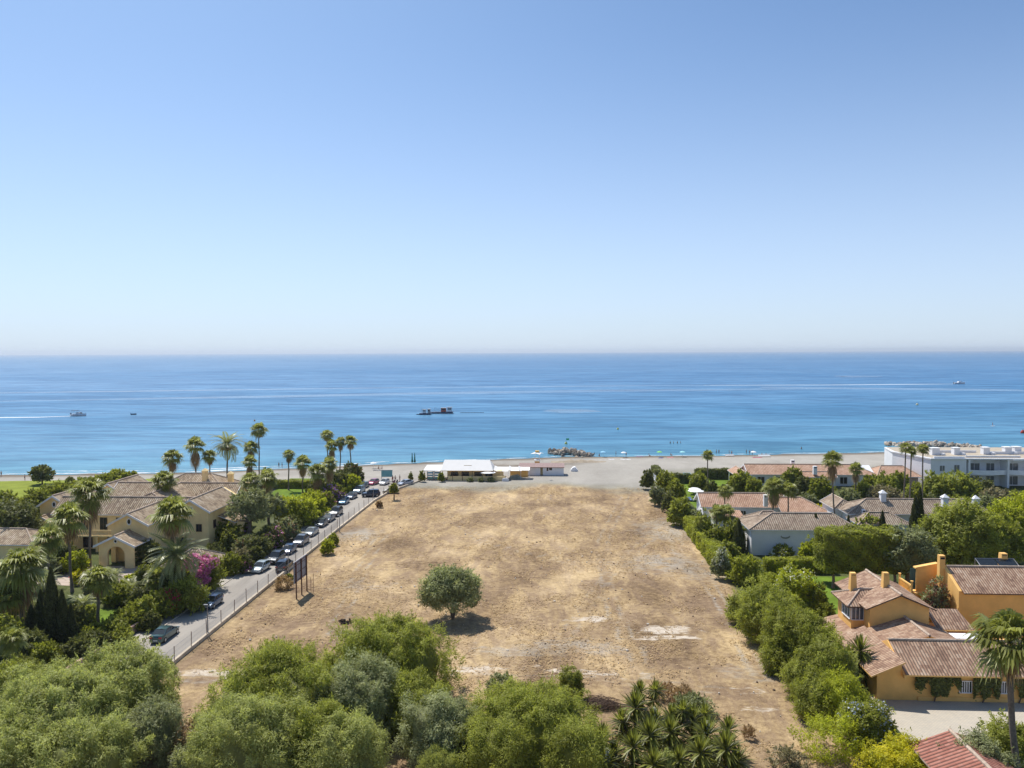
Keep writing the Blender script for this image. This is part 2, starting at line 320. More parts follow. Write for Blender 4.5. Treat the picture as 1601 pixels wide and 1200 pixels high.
def cypress(px, rb, rt, hw, label, group=None, mat='leaf_cypress'):
    u, v, dist, rx, h = geom(px, rb, rt, hw); seedn[0] += 1; rng = np.random.default_rng(seedn[0]); L = leafsize(dist, .9); area = math.pi*2*rx*h*.75
    n = int(min(14000, 3.2*area/(L*L*.2))); z = h*(rng.random(n)**.85); t = z/h
    prof = rx*np.clip((1-t)**.75*1.25, 0, 1)*np.clip(.55+t*4, 0, 1); a = rng.random(n)*6.283
    rr = prof*(.8+.25*rng.random(n)+.12*np.sin(a*5+z*2.5)); P = np.stack([np.cos(a)*rr, np.sin(a)*rr, z], 1)
    q = np.stack([np.cos(a), np.sin(a), 0*a+.2], 1); tt = unit(np.array([0, 0, 1.])+q*.35+rng.normal(size=(n, 3))*.25)
    V, F = quads(P, tt, unit(q+rng.normal(size=(n, 3))*.4), L, L*.35, rng); T = rng.random(n)
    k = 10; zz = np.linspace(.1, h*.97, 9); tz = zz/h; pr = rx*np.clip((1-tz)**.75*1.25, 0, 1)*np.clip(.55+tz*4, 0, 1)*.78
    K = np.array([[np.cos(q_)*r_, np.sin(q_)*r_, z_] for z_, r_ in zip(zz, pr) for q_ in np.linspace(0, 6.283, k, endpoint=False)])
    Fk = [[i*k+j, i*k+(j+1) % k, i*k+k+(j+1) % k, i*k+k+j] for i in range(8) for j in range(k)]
    F = np.vstack([F, np.array(Fk)+len(V)]); V = np.vstack([V, K]); T = np.concatenate([T, np.zeros(len(Fk))])  # inner fill painted darkest, as shade between the sprays
    root = empty('cypress_tree', (u, v, 0), 0, label, 'cypress', group); link('crown', npmesh('crown', V, F, M[mat], T), root)
    MB().tube([(0, 0, -.1), (0, 0, h*.3)], [.16, .1], 6).build('trunk', M['bark'], root); return root
def fan_crown(seed, n=38, blades=15, R=1.0, lo=-40, hi=80, pet=.45, mess=.12, curl=.5):
    rng = np.random.default_rng(seed); V = []; F = []; T = []
    for i in range(n):
        az = i*2.39996+rng.normal()*.2; el = R_(lo+(hi-lo)*((i+.5)/n)**.9)+rng.normal()*mess
        d = np.array([math.cos(az)*math.cos(el), math.sin(az)*math.cos(el), math.sin(el)]); side = np.array([-math.sin(az), math.cos(az), 0.]); up = np.cross(d, side)*-1
        if up[2] < 0: up = -up
        rr = R*(.85+.3*rng.random()); h0 = d*rr*pet; tone = rng.random()*.7
        b = len(V); ws = side*.018*R; V += [tuple(-ws), tuple(ws), tuple(h0+ws), tuple(h0-ws)]; F.append([b, b+1, b+2, b+3]); T.append(tone)
        fr = rr*(1-pet)*1.15
        for k in range(blades):
            a = R_(-105+210*k/(blades-1))+rng.normal()*.05; e = d*math.cos(a)+side*math.sin(a); e = e/np.linalg.norm(e)
            w_ = np.cross(e, up); w_ = w_/np.linalg.norm(w_)*fr*.055; ln = fr*(.75+.25*math.cos(a))*(.85+.25*rng.random())
            m = h0+e*ln*.55+up*.03*R; tip = h0+e*ln*.92+np.array([0, 0, -1])*ln*curl*(.5+.5*rng.random())
            b = len(V); V += [tuple(h0), tuple(m+w_), tuple(tip), tuple(m-w_)]; F.append([b, b+1, b+2, b+3]); T.append(min(1, max(0, tone+.3*rng.random())))
    return np.array(V), np.array(F), np.array(T)
def date_crown(seed, n=46, R=1.0, lo=-45, hi=80, segs=9, leaf=.2):
    rng = np.random.default_rng(seed); V = []; F = []; T = []
    for i in range(n):
        az = i*2.39996+rng.normal()*.15; el = R_(lo+(hi-lo)*((i+.5)/n)**.8); rr = R*(.85+.3*rng.random()); tone = rng.random()*.7
        h = np.array([math.cos(az), math.sin(az), 0.]); s = np.array([-math.sin(az), math.cos(az), 0.]); p = np.zeros(3); e = el
        for k in range(segs*2):
            st = rr/(segs*2); e -= .055+.02*(i % 3); d = h*math.cos(e)+np.array([0, 0, math.sin(e)]); q = p+d*st; t = (k+.5)/(segs*2); ll = leaf*R*math.sin(math.pi*min(1, .12+t*.85))**.6
            for sg in (-1, 1):
                dd = s*sg*.8+d*.55+np.array([0, 0, -.12]); dd = dd/np.linalg.norm(dd); w_ = d*st*.62; b = len(V); base = (p+q)/2
                V += [tuple(base-w_*.5), tuple(base+dd*ll*.5-w_*.6), tuple(base+dd*ll), tuple(base+dd*ll*.4+w_*.9)]; F.append([b, b+1, b+2, b+3]); T.append(min(1, tone+.3*rng.random()))
            p = q
    return np.array(V), np.array(F), np.array(T)
def rosette(seed, n=70, R=1.0, w=.07, lo=-50, hi=85, org=(0, 0, 0), bend=.25):
    rng = np.random.default_rng(seed); V = []; F = []; T = []; O = np.array(org, float)
    for i in range(n):
        az = rng.random()*6.283; el = R_(lo+(hi-lo)*rng.random()**.8); d = np.array([math.cos(az)*math.cos(el), math.sin(az)*math.cos(el), math.sin(el)])
        s = np.array([-math.sin(az), math.cos(az), 0.])*w*R; L = R*(.75+.35*rng.random()); m = O+d*L*.5; tip = O+d*L+np.array([0, 0, -bend*L*max(0, .9-abs(el))]); b = len(V)
        V += [tuple(O), tuple(m+s), tuple(tip), tuple(m-s)]; F.append([b, b+1, b+2, b+3]); T.append(rng.random())
    return np.array(V), np.array(F), np.array(T)
def cat3(parts):
    V = []; F = []; T = []; o = 0
    for v, f, t in parts: V.append(v); F.append(f+o); T.append(t); o += len(v)
    return np.vstack(V), np.vstack(F), np.concatenate(T)
FC = [npmesh('fan_crown', *(lambda a: (a[0], a[1], M['leaf_palm'], a[2]))(fan_crown(s, 46, 17, mess=.22))) for s in (1, 2, 3, 4)]
FD = [npmesh('fan_skirt', *(lambda a: (a[0], a[1], M['leaf_dry'], a[2]))(fan_crown(s, 34, 9, 1., -88, -42, .5, .2, .5))) for s in (5, 6)]
DC = [npmesh('date_crown', *(lambda a: (a[0], a[1], M['leaf_date'], a[2]))(date_crown(s))) for s in (1, 2)]
def palm(px, rc, rpx, rb, label, kind='fan', skirt=.8, group=None, lean=0., tr=.2, dead=1.0, cat='palm tree'):
    """a palm: column, row of the crown's centre, crown radius in pixels, ground row"""
    u, v = G(px, rb); z = ztop(px, rc, u, v); k = FPX/(v*c_(YAW)-u*s_(YAW)); Rc = rpx/k; seedn[0] += 1; i = seedn[0]; rng = np.random.default_rng(i)
    root = empty('date_palm' if kind == 'date' else 'fan_palm', (u, v, 0), 0, label, cat, group); lx = lean+float(rng.normal())*.028*z
    b = MB(); n = 7; pts = [(lx*(1-(j/n))**2*-1+.04*math.sin(j*2.), .05*math.cos(j*1.7), z*j/n) for j in range(n+1)]
    b.tube(pts, [tr*1.5]+[tr*(1.05-.25*j/n) for j in range(1, n+1)], 9).build('trunk', M['palm_bark'], root, True)
    me = (DC if kind == 'date' else FC)[i % (2 if kind == 'date' else 4)]
    o = link('crown', me, root, (pts[-1][0], pts[-1][1], z)); o.scale = (Rc*1.15, Rc*1.15, Rc*1.1); o.rotation_euler = (0, 0, rng.random()*6.28)
    if skirt:
        o = link('dead_fronds', FD[i % 2], root, (pts[-1][0], pts[-1][1], z-.12*Rc)); o.scale = (Rc*.8*dead, Rc*.8*dead, Rc*1.25*skirt); o.rotation_euler = (0, 0, rng.random()*6.28)
    return root
def hedge(u0, u1, v0, v1, z0, z1, mat, label, name='hedge', cat='hedge', p=9, lump=.025, trunks=0, group=None):
    u, v = (u0+u1)/2, (v0+v1)/2; dist = math.hypot(u, v); L = leafsize(dist, .85); seedn[0] += 1
    rng = np.random.default_rng(seedn[0]); a, b, h = (u1-u0), (v1-v0), z1-z0
    fs = [(a*b, 'z'), (a*h, 'f'), (a*h*.5, 'k'), (b*h, 'l'), (b*h, 'r')]; A = sum(f[0] for f in fs); n = int(min(60000, 2.6*A/(L*L*.25)))
    P = rng.random((n, 3))*np.array([a, b, h])+np.array([-a/2, -b/2, z0]); pick = rng.choice(5, size=n, p=[f[0]/A for f in fs]); N = np.zeros((n, 3))
    for j, (ax, val, nn) in enumerate([(2, z1, (0, 0, 1)), (1, -b/2, (0, -1, 0)), (1, b/2, (0, 1, 0)), (0, -a/2, (-1, 0, 0)), (0, a/2, (1, 0, 0))]):
        k = pick == j; P[k, ax] = val; N[k] = nn
    wob = .16*np.sin(P[:, 0]*.9+P[:, 1]*1.3)+.12*np.sin(P[:, 0]*2.3-P[:, 2]*1.9)+.12*rng.normal(size=n); P += N*(wob*min(1.2, h*.25))[:, None]
    c = np.array([0, 0, (z0+z1)/2]); e = np.abs(P-c)/np.array([a/2, b/2, h/2]); P -= (P-c)*np.clip(np.sort(e, 1)[:, 1:2]-.86, 0, 1)*.35
    nr = unit(N+rng.normal(size=(n, 3))*.5+np.array([0, 0, .2])); t = unit(np.cross(nr, rng.normal(size=(n, 3)))); P[:, 2] = np.maximum(P[:, 2], .03)
    V, F = quads(P, t, nr, L, L*.5, rng); T = np.clip(.5+.5*np.sin(P[:, 0]*1.7+P[:, 2]*2+P[:, 1])*rng.random(n)-.1+.2*rng.random(n), 0, 1)
    i = .25 if min(a, b) > 1 else .12
    X = np.array([[x, y, z] for z in (z0+.02, z1-i) for y in (-b/2+i, b/2-i) for x in (-a/2+i, a/2-i)]); Fk = np.array([[0, 2, 3, 1], [4, 5, 7, 6], [0, 1, 5, 4], [2, 6, 7, 3], [0, 4, 6, 2], [1, 3, 7, 5]])
    F = np.vstack([F, Fk+len(V)]); V = np.vstack([V, X]); T = np.concatenate([T, np.zeros(6)]); me = npmesh(name, V, F, M[mat], T)  # inner box painted in the darkest tone, standing for shade inside
    if not trunks: return tag(link(name, me, None, (u, v, 0)), label, cat, group)
    root = empty(name, (u, v, 0), 0, label, cat, group); link('foliage', me, root); b_ = MB()
    for k in range(trunks):
        x = -a/2+a*(k+.5)/trunks; q = MB(); q.tube([(x, -b/2+.6, -.1), (x+.1, -b/2+.7, z0*.6), (x, -b/2+.8, z0+.6)], [.3, .2, .22], 7).build('trunk', M['concrete'] if 0 else M['palm_bark'], root)
    return root
# ---------------------------------------------------------------- ground, beach, sea, road
SHORE = [(-3000, -160), (-420, 190), (-300, 207), (-168, 224.9), (-112, 231.6), (-64, 247.8), (-24, 262.4), (6.6, 271.3), (51, 274.2), (122, 286.4), (250, 303), (420, 320), (3000, 520)]
SX, SY = zip(*SHORE)
def vnoise(x, y, seed):
    rng = np.random.default_rng(seed); g = rng.random((64, 64)); xi = np.floor(x).astype(int); yi = np.floor(y).astype(int); fx = x-xi; fy = y-yi
    fx = fx*fx*(3-2*fx); fy = fy*fy*(3-2*fy); a = g[xi % 64, yi % 64]; b = g[(xi+1) % 64, yi % 64]; c = g[xi % 64, (yi+1) % 64]; d = g[(xi+1) % 64, (yi+1) % 64]
    return (a*(1-fx)+b*fx)*(1-fy)+(c*(1-fx)+d*fx)*fy
def fbm(x, y, s, seed, o=4): return sum(vnoise(x/s*2**k, y/s*2**k, seed+k)*.5**k for k in range(o))/sum(.5**k for k in range(o))
far = [3000, 2000, 1300, 900, 650, 500, 420, 360, 320]
us = np.array([-x for x in far]+list(np.arange(-280, -50, 3.))+list(np.arange(-50, 38, .8))+list(np.arange(38, 281, 3.))+far[::-1])
vs = np.array([-600, -300, -150, -60, 0, 30]+list(np.arange(50, 130, .8))+list(np.arange(130, 216, 1.6))+list(np.arange(216, 345, 3.))+[380, 450])
UU, VV = np.meshgrid(us, vs); X, Y = UU.ravel(), VV.ravel(); sh = np.interp(X, SX, SY)
def sstep(a, b, x): t = np.clip((x-a)/(b-a), 0, 1); return t*t*(3-2*t)
def dropz(X, Y):
    sh = np.interp(X, SX, SY); t = Y-sh; return np.where(t < 0, -1.5*sstep(-42, 0, t), -1.5-.075*np.clip(t, 0, 45))
fieldm = sstep(-43.5, -42.6, X)*sstep(26.6, 25.2, X+fbm(X, Y, 5, 3)-.5)*sstep(213, 195, Y+26*(fbm(X, Y, 16, 7)-.5)+4*(fbm(X, Y, 3, 9)-.5))
Z = dropz(X, Y)+fieldm*(.30*(fbm(X, Y, 9, 11)-.5)+.14*(fbm(X, Y, 2.4, 21, 3)-.5))*sstep(205, 190, Y)*sstep(-42.6, -41, X)
g = np.arange(len(X)).reshape(UU.shape); Fg = np.stack([g[:-1, :-1], g[:-1, 1:], g[1:, 1:], g[1:, :-1]], -1).reshape(-1, 4)
def patches(lst):
    a = np.zeros(len(X))
    for px, py, rx, ry, am in lst:
        u, v = G(px, py); d = ((X-u)/rx)**2+((Y-v)/ry)**2; a = np.maximum(a, am*np.exp(-d*1.1)*(.25+1.5*fbm(X, Y, 1.9, 31)))
    return np.clip(a, 0, 1)
chalk = patches([(1040, 985, 4.5, 2.2, 1.1), (1065, 997, 3.5, 1, 1), (1010, 998, 2.5, 1, .9), (920, 968, 3.2, 1.6, 1), (1060, 958, 2, .8, .7), (750, 1048, 6, 2, .8), (850, 1046, 6, 1.6, .7), (950, 1053, 6, 1.2, .65), (350, 1052, 9, 1.6, .8), (1180, 1080, 4, 1.5, .5), (560, 1018, 5, 1, .5), (1070, 1082, 2.5, 1, .6), (1190, 1108, 3, 1, .6)])
grey = patches([(1055, 828, 9, 12, .75), (1040, 880, 9, 8, .6), (1110, 900, 7, 5, .5), (900, 1010, 9, 3.5, .55), (800, 1018, 7, 3, .45), (560, 1000, 7, 3, .3), (1170, 1050, 5, 3, .4), (560, 915, 8, 4, .4), (880, 745, 40, 12, .9), (700, 755, 30, 7, .8), (1000, 750, 18, 12, .9), (560, 835, 5, 7, .7), (640, 780, 6, 6, .3)])
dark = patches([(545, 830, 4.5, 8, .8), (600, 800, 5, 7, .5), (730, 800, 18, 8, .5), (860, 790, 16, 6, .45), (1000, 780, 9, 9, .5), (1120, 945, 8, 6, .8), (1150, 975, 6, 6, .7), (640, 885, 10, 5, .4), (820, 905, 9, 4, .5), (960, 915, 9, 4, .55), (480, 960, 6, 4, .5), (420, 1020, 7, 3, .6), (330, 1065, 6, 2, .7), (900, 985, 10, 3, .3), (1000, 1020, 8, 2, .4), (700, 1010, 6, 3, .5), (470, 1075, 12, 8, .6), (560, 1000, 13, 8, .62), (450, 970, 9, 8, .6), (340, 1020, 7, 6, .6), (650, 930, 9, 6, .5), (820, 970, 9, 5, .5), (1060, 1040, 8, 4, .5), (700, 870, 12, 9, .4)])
def ptrack(lst, w_, am):
    a = np.zeros(len(X))
    for P in lst:
        q = [G(*p) for p in P]; T = np.linspace(0, len(q)-1, 60)
        cx = np.interp(T, range(len(q)), [p[0] for p in q]); cy = np.interp(T, range(len(q)), [p[1] for p in q])
        dd = np.full(len(X), 1e9)
        for i in range(59):
            ax, ay, bx, by = cx[i], cy[i], cx[i+1], cy[i+1]; l = (bx-ax)**2+(by-ay)**2+1e-9; t = np.clip(((X-ax)*(bx-ax)+(Y-ay)*(by-ay))/l, 0, 1); dd = np.minimum(dd, np.hypot(X-ax-t*(bx-ax), Y-ay-t*(by-ay)))
        a = np.maximum(a, am*np.exp(-((dd-.85)/w_)**2)*(.4+.9*fbm(X, Y, 4, 51)))
    return a
grey = np.clip(np.maximum(grey, ptrack([[(300, 1062), (450, 1050), (640, 1046), (900, 1052), (1130, 1080)], [(1010, 760), (1050, 820), (1060, 860), (1120, 930), (1160, 1000), (1190, 1060)], [(660, 775), (760, 850), (900, 880), (1060, 880)], [(980, 770), (940, 850), (960, 960), (1010, 1050)], [(600, 830), (560, 900), (520, 1000)], [(1060, 830), (1010, 845), (950, 900), (880, 1000)]], .5, .55)), 0, 1)
me = npmesh('ground', np.stack([X, Y, Z], 1), Fg, [], smooth=True)
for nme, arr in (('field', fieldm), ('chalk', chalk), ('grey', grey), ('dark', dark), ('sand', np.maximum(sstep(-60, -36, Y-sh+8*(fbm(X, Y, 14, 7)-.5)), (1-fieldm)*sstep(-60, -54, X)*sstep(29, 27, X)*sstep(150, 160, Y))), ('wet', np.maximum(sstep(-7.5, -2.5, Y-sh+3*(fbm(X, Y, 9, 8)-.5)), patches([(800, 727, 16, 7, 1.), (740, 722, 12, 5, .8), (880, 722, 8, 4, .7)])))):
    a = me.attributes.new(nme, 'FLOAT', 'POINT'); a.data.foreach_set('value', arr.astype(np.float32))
m, nt, p, ln = newmat('earth_and_sand'); p.inputs['Roughness'].default_value = .95; p.inputs['Specular IOR Level'].default_value = .1
def att(n_):
    a = nt.nodes.new('ShaderNodeAttribute'); a.attribute_name = n_; return a.outputs['Fac']
P_ = pos(nt); Pst = pos(nt, (1, .55, 1))
nS = noise(nt, pos(nt, (.55, 1.3, 1)), 1, 7, .68, .5)
def crisp(a, lo, k, amp=1.3): return mth(nt, 'MULTIPLY', mth(nt, 'SUBTRACT', mth(nt, 'ADD', a, mth(nt, 'MULTIPLY', mth(nt, 'SUBTRACT', nS, .5), amp)), lo), k, clamp=True)
n1 = noise(nt, Pst, .12, 8, .62, .4); n2 = noise(nt, P_, 1.3, 8, .65); n3 = noise(nt, P_, 7, 4, .7); n4 = noise(nt, pos(nt, (1, .35, 1)), .35, 6, .7, 1.2)
nL = noise(nt, pos(nt, (1, .5, 1)), .045, 5, .6, .6)
f = mth(nt, 'ADD', mth(nt, 'ADD', mth(nt, 'ADD', mth(nt, 'MULTIPLY', n1, .50), mth(nt, 'MULTIPLY', n2, .32)), mth(nt, 'MULTIPLY', n3, .18)), mth(nt, 'MULTIPLY', mth(nt, 'SUBTRACT', nL, .5), .35))
straw = ramp(nt, f, [(.36, (.15, .098, .054)), (.45, (.31, .213, .116)), (.53, (.48, .345, .187)), (.63, (.67, .50, .285))])
earth = ramp(nt, f, [(.38, (.16, .105, .068)), (.54, (.31, .215, .14)), (.66, (.43, .32, .22))])
fld = mixc(nt, mth(nt, 'MULTIPLY', ramp(nt, n4, [(.42, (0, 0, 0)), (.60, (1, 1, 1))]), .75), straw, earth)
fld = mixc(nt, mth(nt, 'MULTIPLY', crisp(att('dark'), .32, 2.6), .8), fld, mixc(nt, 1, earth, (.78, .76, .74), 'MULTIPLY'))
gr = ramp(nt, f, [(.38, (.28, .24, .19)), (.54, (.42, .37, .305)), (.66, (.52, .465, .395))]); fld = mixc(nt, mth(nt, 'MULTIPLY', crisp(att('grey'), .28, 2.6), .85), fld, gr)
fld = mixc(nt, crisp(att('chalk'), .50, 2.6, 2.3), fld, ramp(nt, n2, [(.35, (.50, .41, .32)), (.6, (.66, .575, .47))]))
spk = noise(nt, P_, 5.5, 3, .5); fld = mixc(nt, mth(nt, 'MULTIPLY', ramp(nt, spk, [(.68, (0, 0, 0)), (.74, (1, 1, 1))]), ramp(nt, n4, [(.45, (0, 0, 0)), (.6, (1, 1, 1))])), fld, (.12, .085, .055))
n5 = noise(nt, P_, 4.2, 2, .5); fld = mixc(nt, ramp(nt, n5, [(.735, (0, 0, 0)), (.76, (1, 1, 1))]), fld, (.62, .56, .48))
soil = ramp(nt, f, [(.36, (.045, .06, .02)), (.5, (.09, .105, .035)), (.62, (.15, .15, .07))])
snd = ramp(nt, f, [(.36, (.31, .285, .25)), (.62, (.42, .39, .345))]); snd = mixc(nt, att('wet'), snd, (.17, .135, .10))
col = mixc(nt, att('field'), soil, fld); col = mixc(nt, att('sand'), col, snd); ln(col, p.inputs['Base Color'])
bump(nt, mth(nt, 'ADD', n3, mth(nt, 'MULTIPLY', n2, 1.6)), .6, .22, p.inputs['Normal']); me.materials.append(m)
tag(link('ground', me), kind='structure')
# sea
def coords(lst): return np.array(sorted(lst))
m, nt, p, ln = newmat('sea_water'); P_ = pos(nt)
sx = nt.nodes.new('ShaderNodeSeparateXYZ'); ln(P_, sx.inputs[0])
big = noise(nt, pos(nt, (.0016, .0042, 1)), 1, 6, .6, .6); med = noise(nt, pos(nt, (.010, .030, 1)), 1, 5, .62, .8); fine = noise(nt, pos(nt, (.045, .16, 1)), 1, 5, .6, .3)
sdist = mth(nt, 'SUBTRACT', sx.outputs[1], mth(nt, 'ADD', 265, mth(nt, 'MULTIPLY', sx.outputs[0], .19)))
deep = mth(nt, 'DIVIDE', sdist, 620, clamp=True)
colr = ramp(nt, mth(nt, 'POWER', deep, .6), [(0, (.082, .245, .33)), (.22, (.064, .210, .335)), (.6, (.048, .18, .335)), (1, (.045, .165, .33))])
slick = mth(nt, 'ADD', mth(nt, 'MULTIPLY', big, .55), mth(nt, 'MULTIPLY', med, .45))
sf = ramp(nt, slick, [(.42, (0, 0, 0)), (.60, (1, 1, 1))])
colr = mixc(nt, mth(nt, 'MULTIPLY', sf, .55), mixc(nt, 1, colr, (.80, .84, .88), 'MULTIPLY'), mixc(nt, .12, colr, (.35, .5, .6)))
df = nt.nodes.new('ShaderNodeBsdfDiffuse'); ln(mixc(nt, ramp(nt, mth(nt, 'ADD', mth(nt, 'MULTIPLY', fine, .6), mth(nt, 'MULTIPLY', med, .4)), [(.40, (0, 0, 0)), (.60, (1, 1, 1))]), mixc(nt, 1, colr, (.66, .73, .78), 'MULTIPLY'), mixc(nt, 1, colr, (1.34, 1.29, 1.24), 'MULTIPLY')), df.inputs[0])
gl = nt.nodes.new('ShaderNodeBsdfGlossy'); gl.inputs['Roughness'].default_value = .24; gl.inputs[0].default_value = (.75, .85, .93, 1)
w1 = noise(nt, pos(nt, (.22, .55, 1)), 1, 6, .62); w2 = noise(nt, pos(nt, (1.1, 2.4, 1)), 1, 3, .6)
b = nt.nodes.new('ShaderNodeBump'); b.inputs['Strength'].default_value = .55; b.inputs['Distance'].default_value = .6; ln(mth(nt, 'ADD', w1, mth(nt, 'MULTIPLY', w2, .25)), b.inputs['Height']); ln(b.outputs[0], gl.inputs['Normal']); ln(b.outputs[0], df.inputs['Normal'])
mx = nt.nodes.new('ShaderNodeMixShader'); ln(mth(nt, 'ADD', .20, mth(nt, 'MULTIPLY', sf, .07)), mx.inputs[0]); ln(df.outputs[0], mx.inputs[1]); ln(gl.outputs[0], mx.inputs[2]); ln(mx.outputs[0], nt.nodes['Material Output'].inputs[0])
M['sea'] = m
sxs = coords([s*x for s in (-1, 1) for x in (0, 200, 500, 1200, 3000, 8000, 20000, 40000)][1:]); sys_ = coords([-300, 150, 220, 300, 450, 700, 1100, 1800, 3000, 5000, 9000, 16000, 26000, 42000])
A_, B_ = np.meshgrid(sxs, sys_); gg = np.arange(A_.size).reshape(A_.shape)
tag(link('sea', npmesh('sea', np.stack([A_.ravel(), B_.ravel(), A_.ravel()*0-1.5], 1), np.stack([gg[:-1, :-1], gg[:-1, 1:], gg[1:, 1:], gg[1:, :-1]], -1).reshape(-1, 4), m)), kind='structure')
# air over the sea
hz = MB().box(-40500, 40500, -700, 42500, -9, 95); m = bpy.data.materials.new('haze'); m.use_nodes = True; nt = m.node_tree
nt.nodes.remove(nt.nodes['Principled BSDF']); pv = nt.nodes.new('ShaderNodeVolumePrincipled'); pv.inputs['Density'].default_value = 7.5e-5; pv.inputs['Color'].default_value = (.82, .90, 1, 1); pv.inputs['Anisotropy'].default_value = .3
nt.links.new(pv.outputs[0], nt.nodes['Material Output'].inputs['Volume'])
HAZE = True
if HAZE: tag(hz.build('haze', m), kind='stuff')
# surf along the waterline
m, nt, p, ln = newmat('sea_foam'); p.inputs['Base Color'].default_value = (.75, .78, .8, 1); p.inputs['Roughness'].default_value = .8
n = noise(nt, pos(nt, (.12, .5, 1)), 1, 6, .7); ln(ramp(nt, n, [(.44, (0, 0, 0)), (.56, (.9, .9, .9))]), p.inputs['Alpha']); M['foam'] = m
def ribbon(name, pts, wid, z, mat):
    """flat strip along points, width per point"""
    V = []
    for i, (x, y) in enumerate(pts):
        a = pts[max(0, i-1)]; b = pts[min(len(pts)-1, i+1)]; t = Vector((b[0]-a[0], b[1]-a[1])).normalized(); w_ = wid[i]/2
        V += [(x+t.y*w_, y-t.x*w_, z), (x-t.y*w_, y+t.x*w_, z)]
    return link(name, npmesh(name, V, [[2*i, 2*i+2, 2*i+3, 2*i+1] for i in range(len(pts)-1)], mat))
xs = np.arange(-260, 240, 6.); pts = [(x, float(np.interp(x, SX, SY)+.9+.8*math.sin(x*.11)+.5*math.sin(x*.31))) for x in xs]
tag(ribbon('surf', pts, [(1.9 if x < -60 else .9)*(1+.4*math.sin(x*.23)) for x in xs], -1.46, M['foam']), kind='stuff')
pts2 = [(x, y+4.5) for x, y in pts if x < -55]; tag(ribbon('surf', pts2, [.9+.5*math.sin(a[0]*.17) for a in pts2], -1.46, M['foam']), kind='stuff')
# road, parking area, kerb
m, nt, p, ln = newmat('worn_asphalt'); p.inputs['Roughness'].default_value = .9; p.inputs['Specular IOR Level'].default_value = .15
a = noise(nt, pos(nt, (.35, .06, 1)), 1, 5, .6); b = noise(nt, pos(nt), 9, 3, .7); f = mth(nt, 'ADD', mth(nt, 'MULTIPLY', a, .7), mth(nt, 'MULTIPLY', b, .3))
rc_ = ramp(nt, f, [(.35, (.25, .225, .20)), (.5, (.33, .30, .265)), (.65, (.40, .365, .32))]); ln(rc_, p.inputs['Base Color']); bump(nt, b, .3, .02, p.inputs['Normal']); M['asphalt'] = m
M['pavement'] = plain('pavement', (.38, .35, .31), .9, .15, 1.2, bmp=.2)
def sheet(name, poly, z, mat, kind='structure'):
    b = MB(); b.face([(x, y, z) for x, y in poly]); return tag(b.build(name, mat), kind=kind)
sheet('road', [(-50.2, 40), (-43.45, 40), (-43.45, 150), (-43.2, 180), (-42, 192), (-38, 206), (-36, 216), (-54, 216), (-52.5, 200), (-51.8, 188), (-50.2, 176)], .02, M['asphalt'])
sheet('parking_verge', [(-52.6, 40), (-50.35, 40), (-50.35, 175.8), (-52.2, 188), (-52.6, 188)], .012, M['pavement'])
b = MB()
for k in range(28): b.box(-50.35, -50.2, 50+k*4.5, 50+k*4.5+4.44, 0, .12)
tag(b.build('kerb', M['concrete']), kind='structure')
# paved drives, lawns
m, nt, p, ln = newmat('stone_paving'); p.inputs['Roughness'].default_value = .85
br = nt.nodes.new('ShaderNodeTexBrick'); ln(pos(nt, (1, 1, 1)), br.inputs[0]); br.inputs['Scale'].default_value = 1.6; br.inputs['Color1'].default_value = (.50, .43, .33, 1); br.inputs['Color2'].default_value = (.40, .36, .30, 1); br.inputs['Mortar'].default_value = (.27, .24, .20, 1); br.inputs['Mortar Size'].default_value = .03
ln(mixc(nt, mth(nt, 'MULTIPLY', noise(nt, pos(nt), .6, 6, .7), .7), br.outputs[0], (.55, .49, .40)), p.inputs['Base Color']); M['paving'] = m
sheet('courtyard', [(31.2, 62.8), (70, 62.8), (70, 80), (31.6, 80)], .02, M['paving'])
sheet('driveway', [(-82, 113), (-66, 111.5), (-60.5, 112), (-60.5, 119), (-66, 123), (-84, 123)], .02, plain('pink_paving', (.46, .37, .31), .9, .15, 1.5, bmp=.2))
M['lawn'] = plain('mown_grass', (.125, .19, .022), .9, .3, .35, bmp=.6, spec=.1)
M['lawn2'] = plain('seaside_lawn', (.21, .245, .03), .9, .2, .25, bmp=.5, spec=.1)
sheet('lawn', [(-175, 176), (-128, 180), (-108, 193), (-99, 212), (-150, 205), (-180, 200)], .02, M['lawn2'])
sheet('lawn', [(40, 98), (31.5, 98), (30.5, 110), (33, 122), (47, 122), (50, 104)], .02, M['lawn'])
sheet('lawn', [(31, 172), (50, 172), (50, 214), (30, 214)], .02, M['lawn'])
sheet('lawn', [(-72, 92), (-58, 92), (-58, 102), (-72, 102)], .02, M['lawn'])
sheet('lawn', [(-68, 165), (-54, 165), (-54, 212), (-74, 212)], .02, M['lawn'])
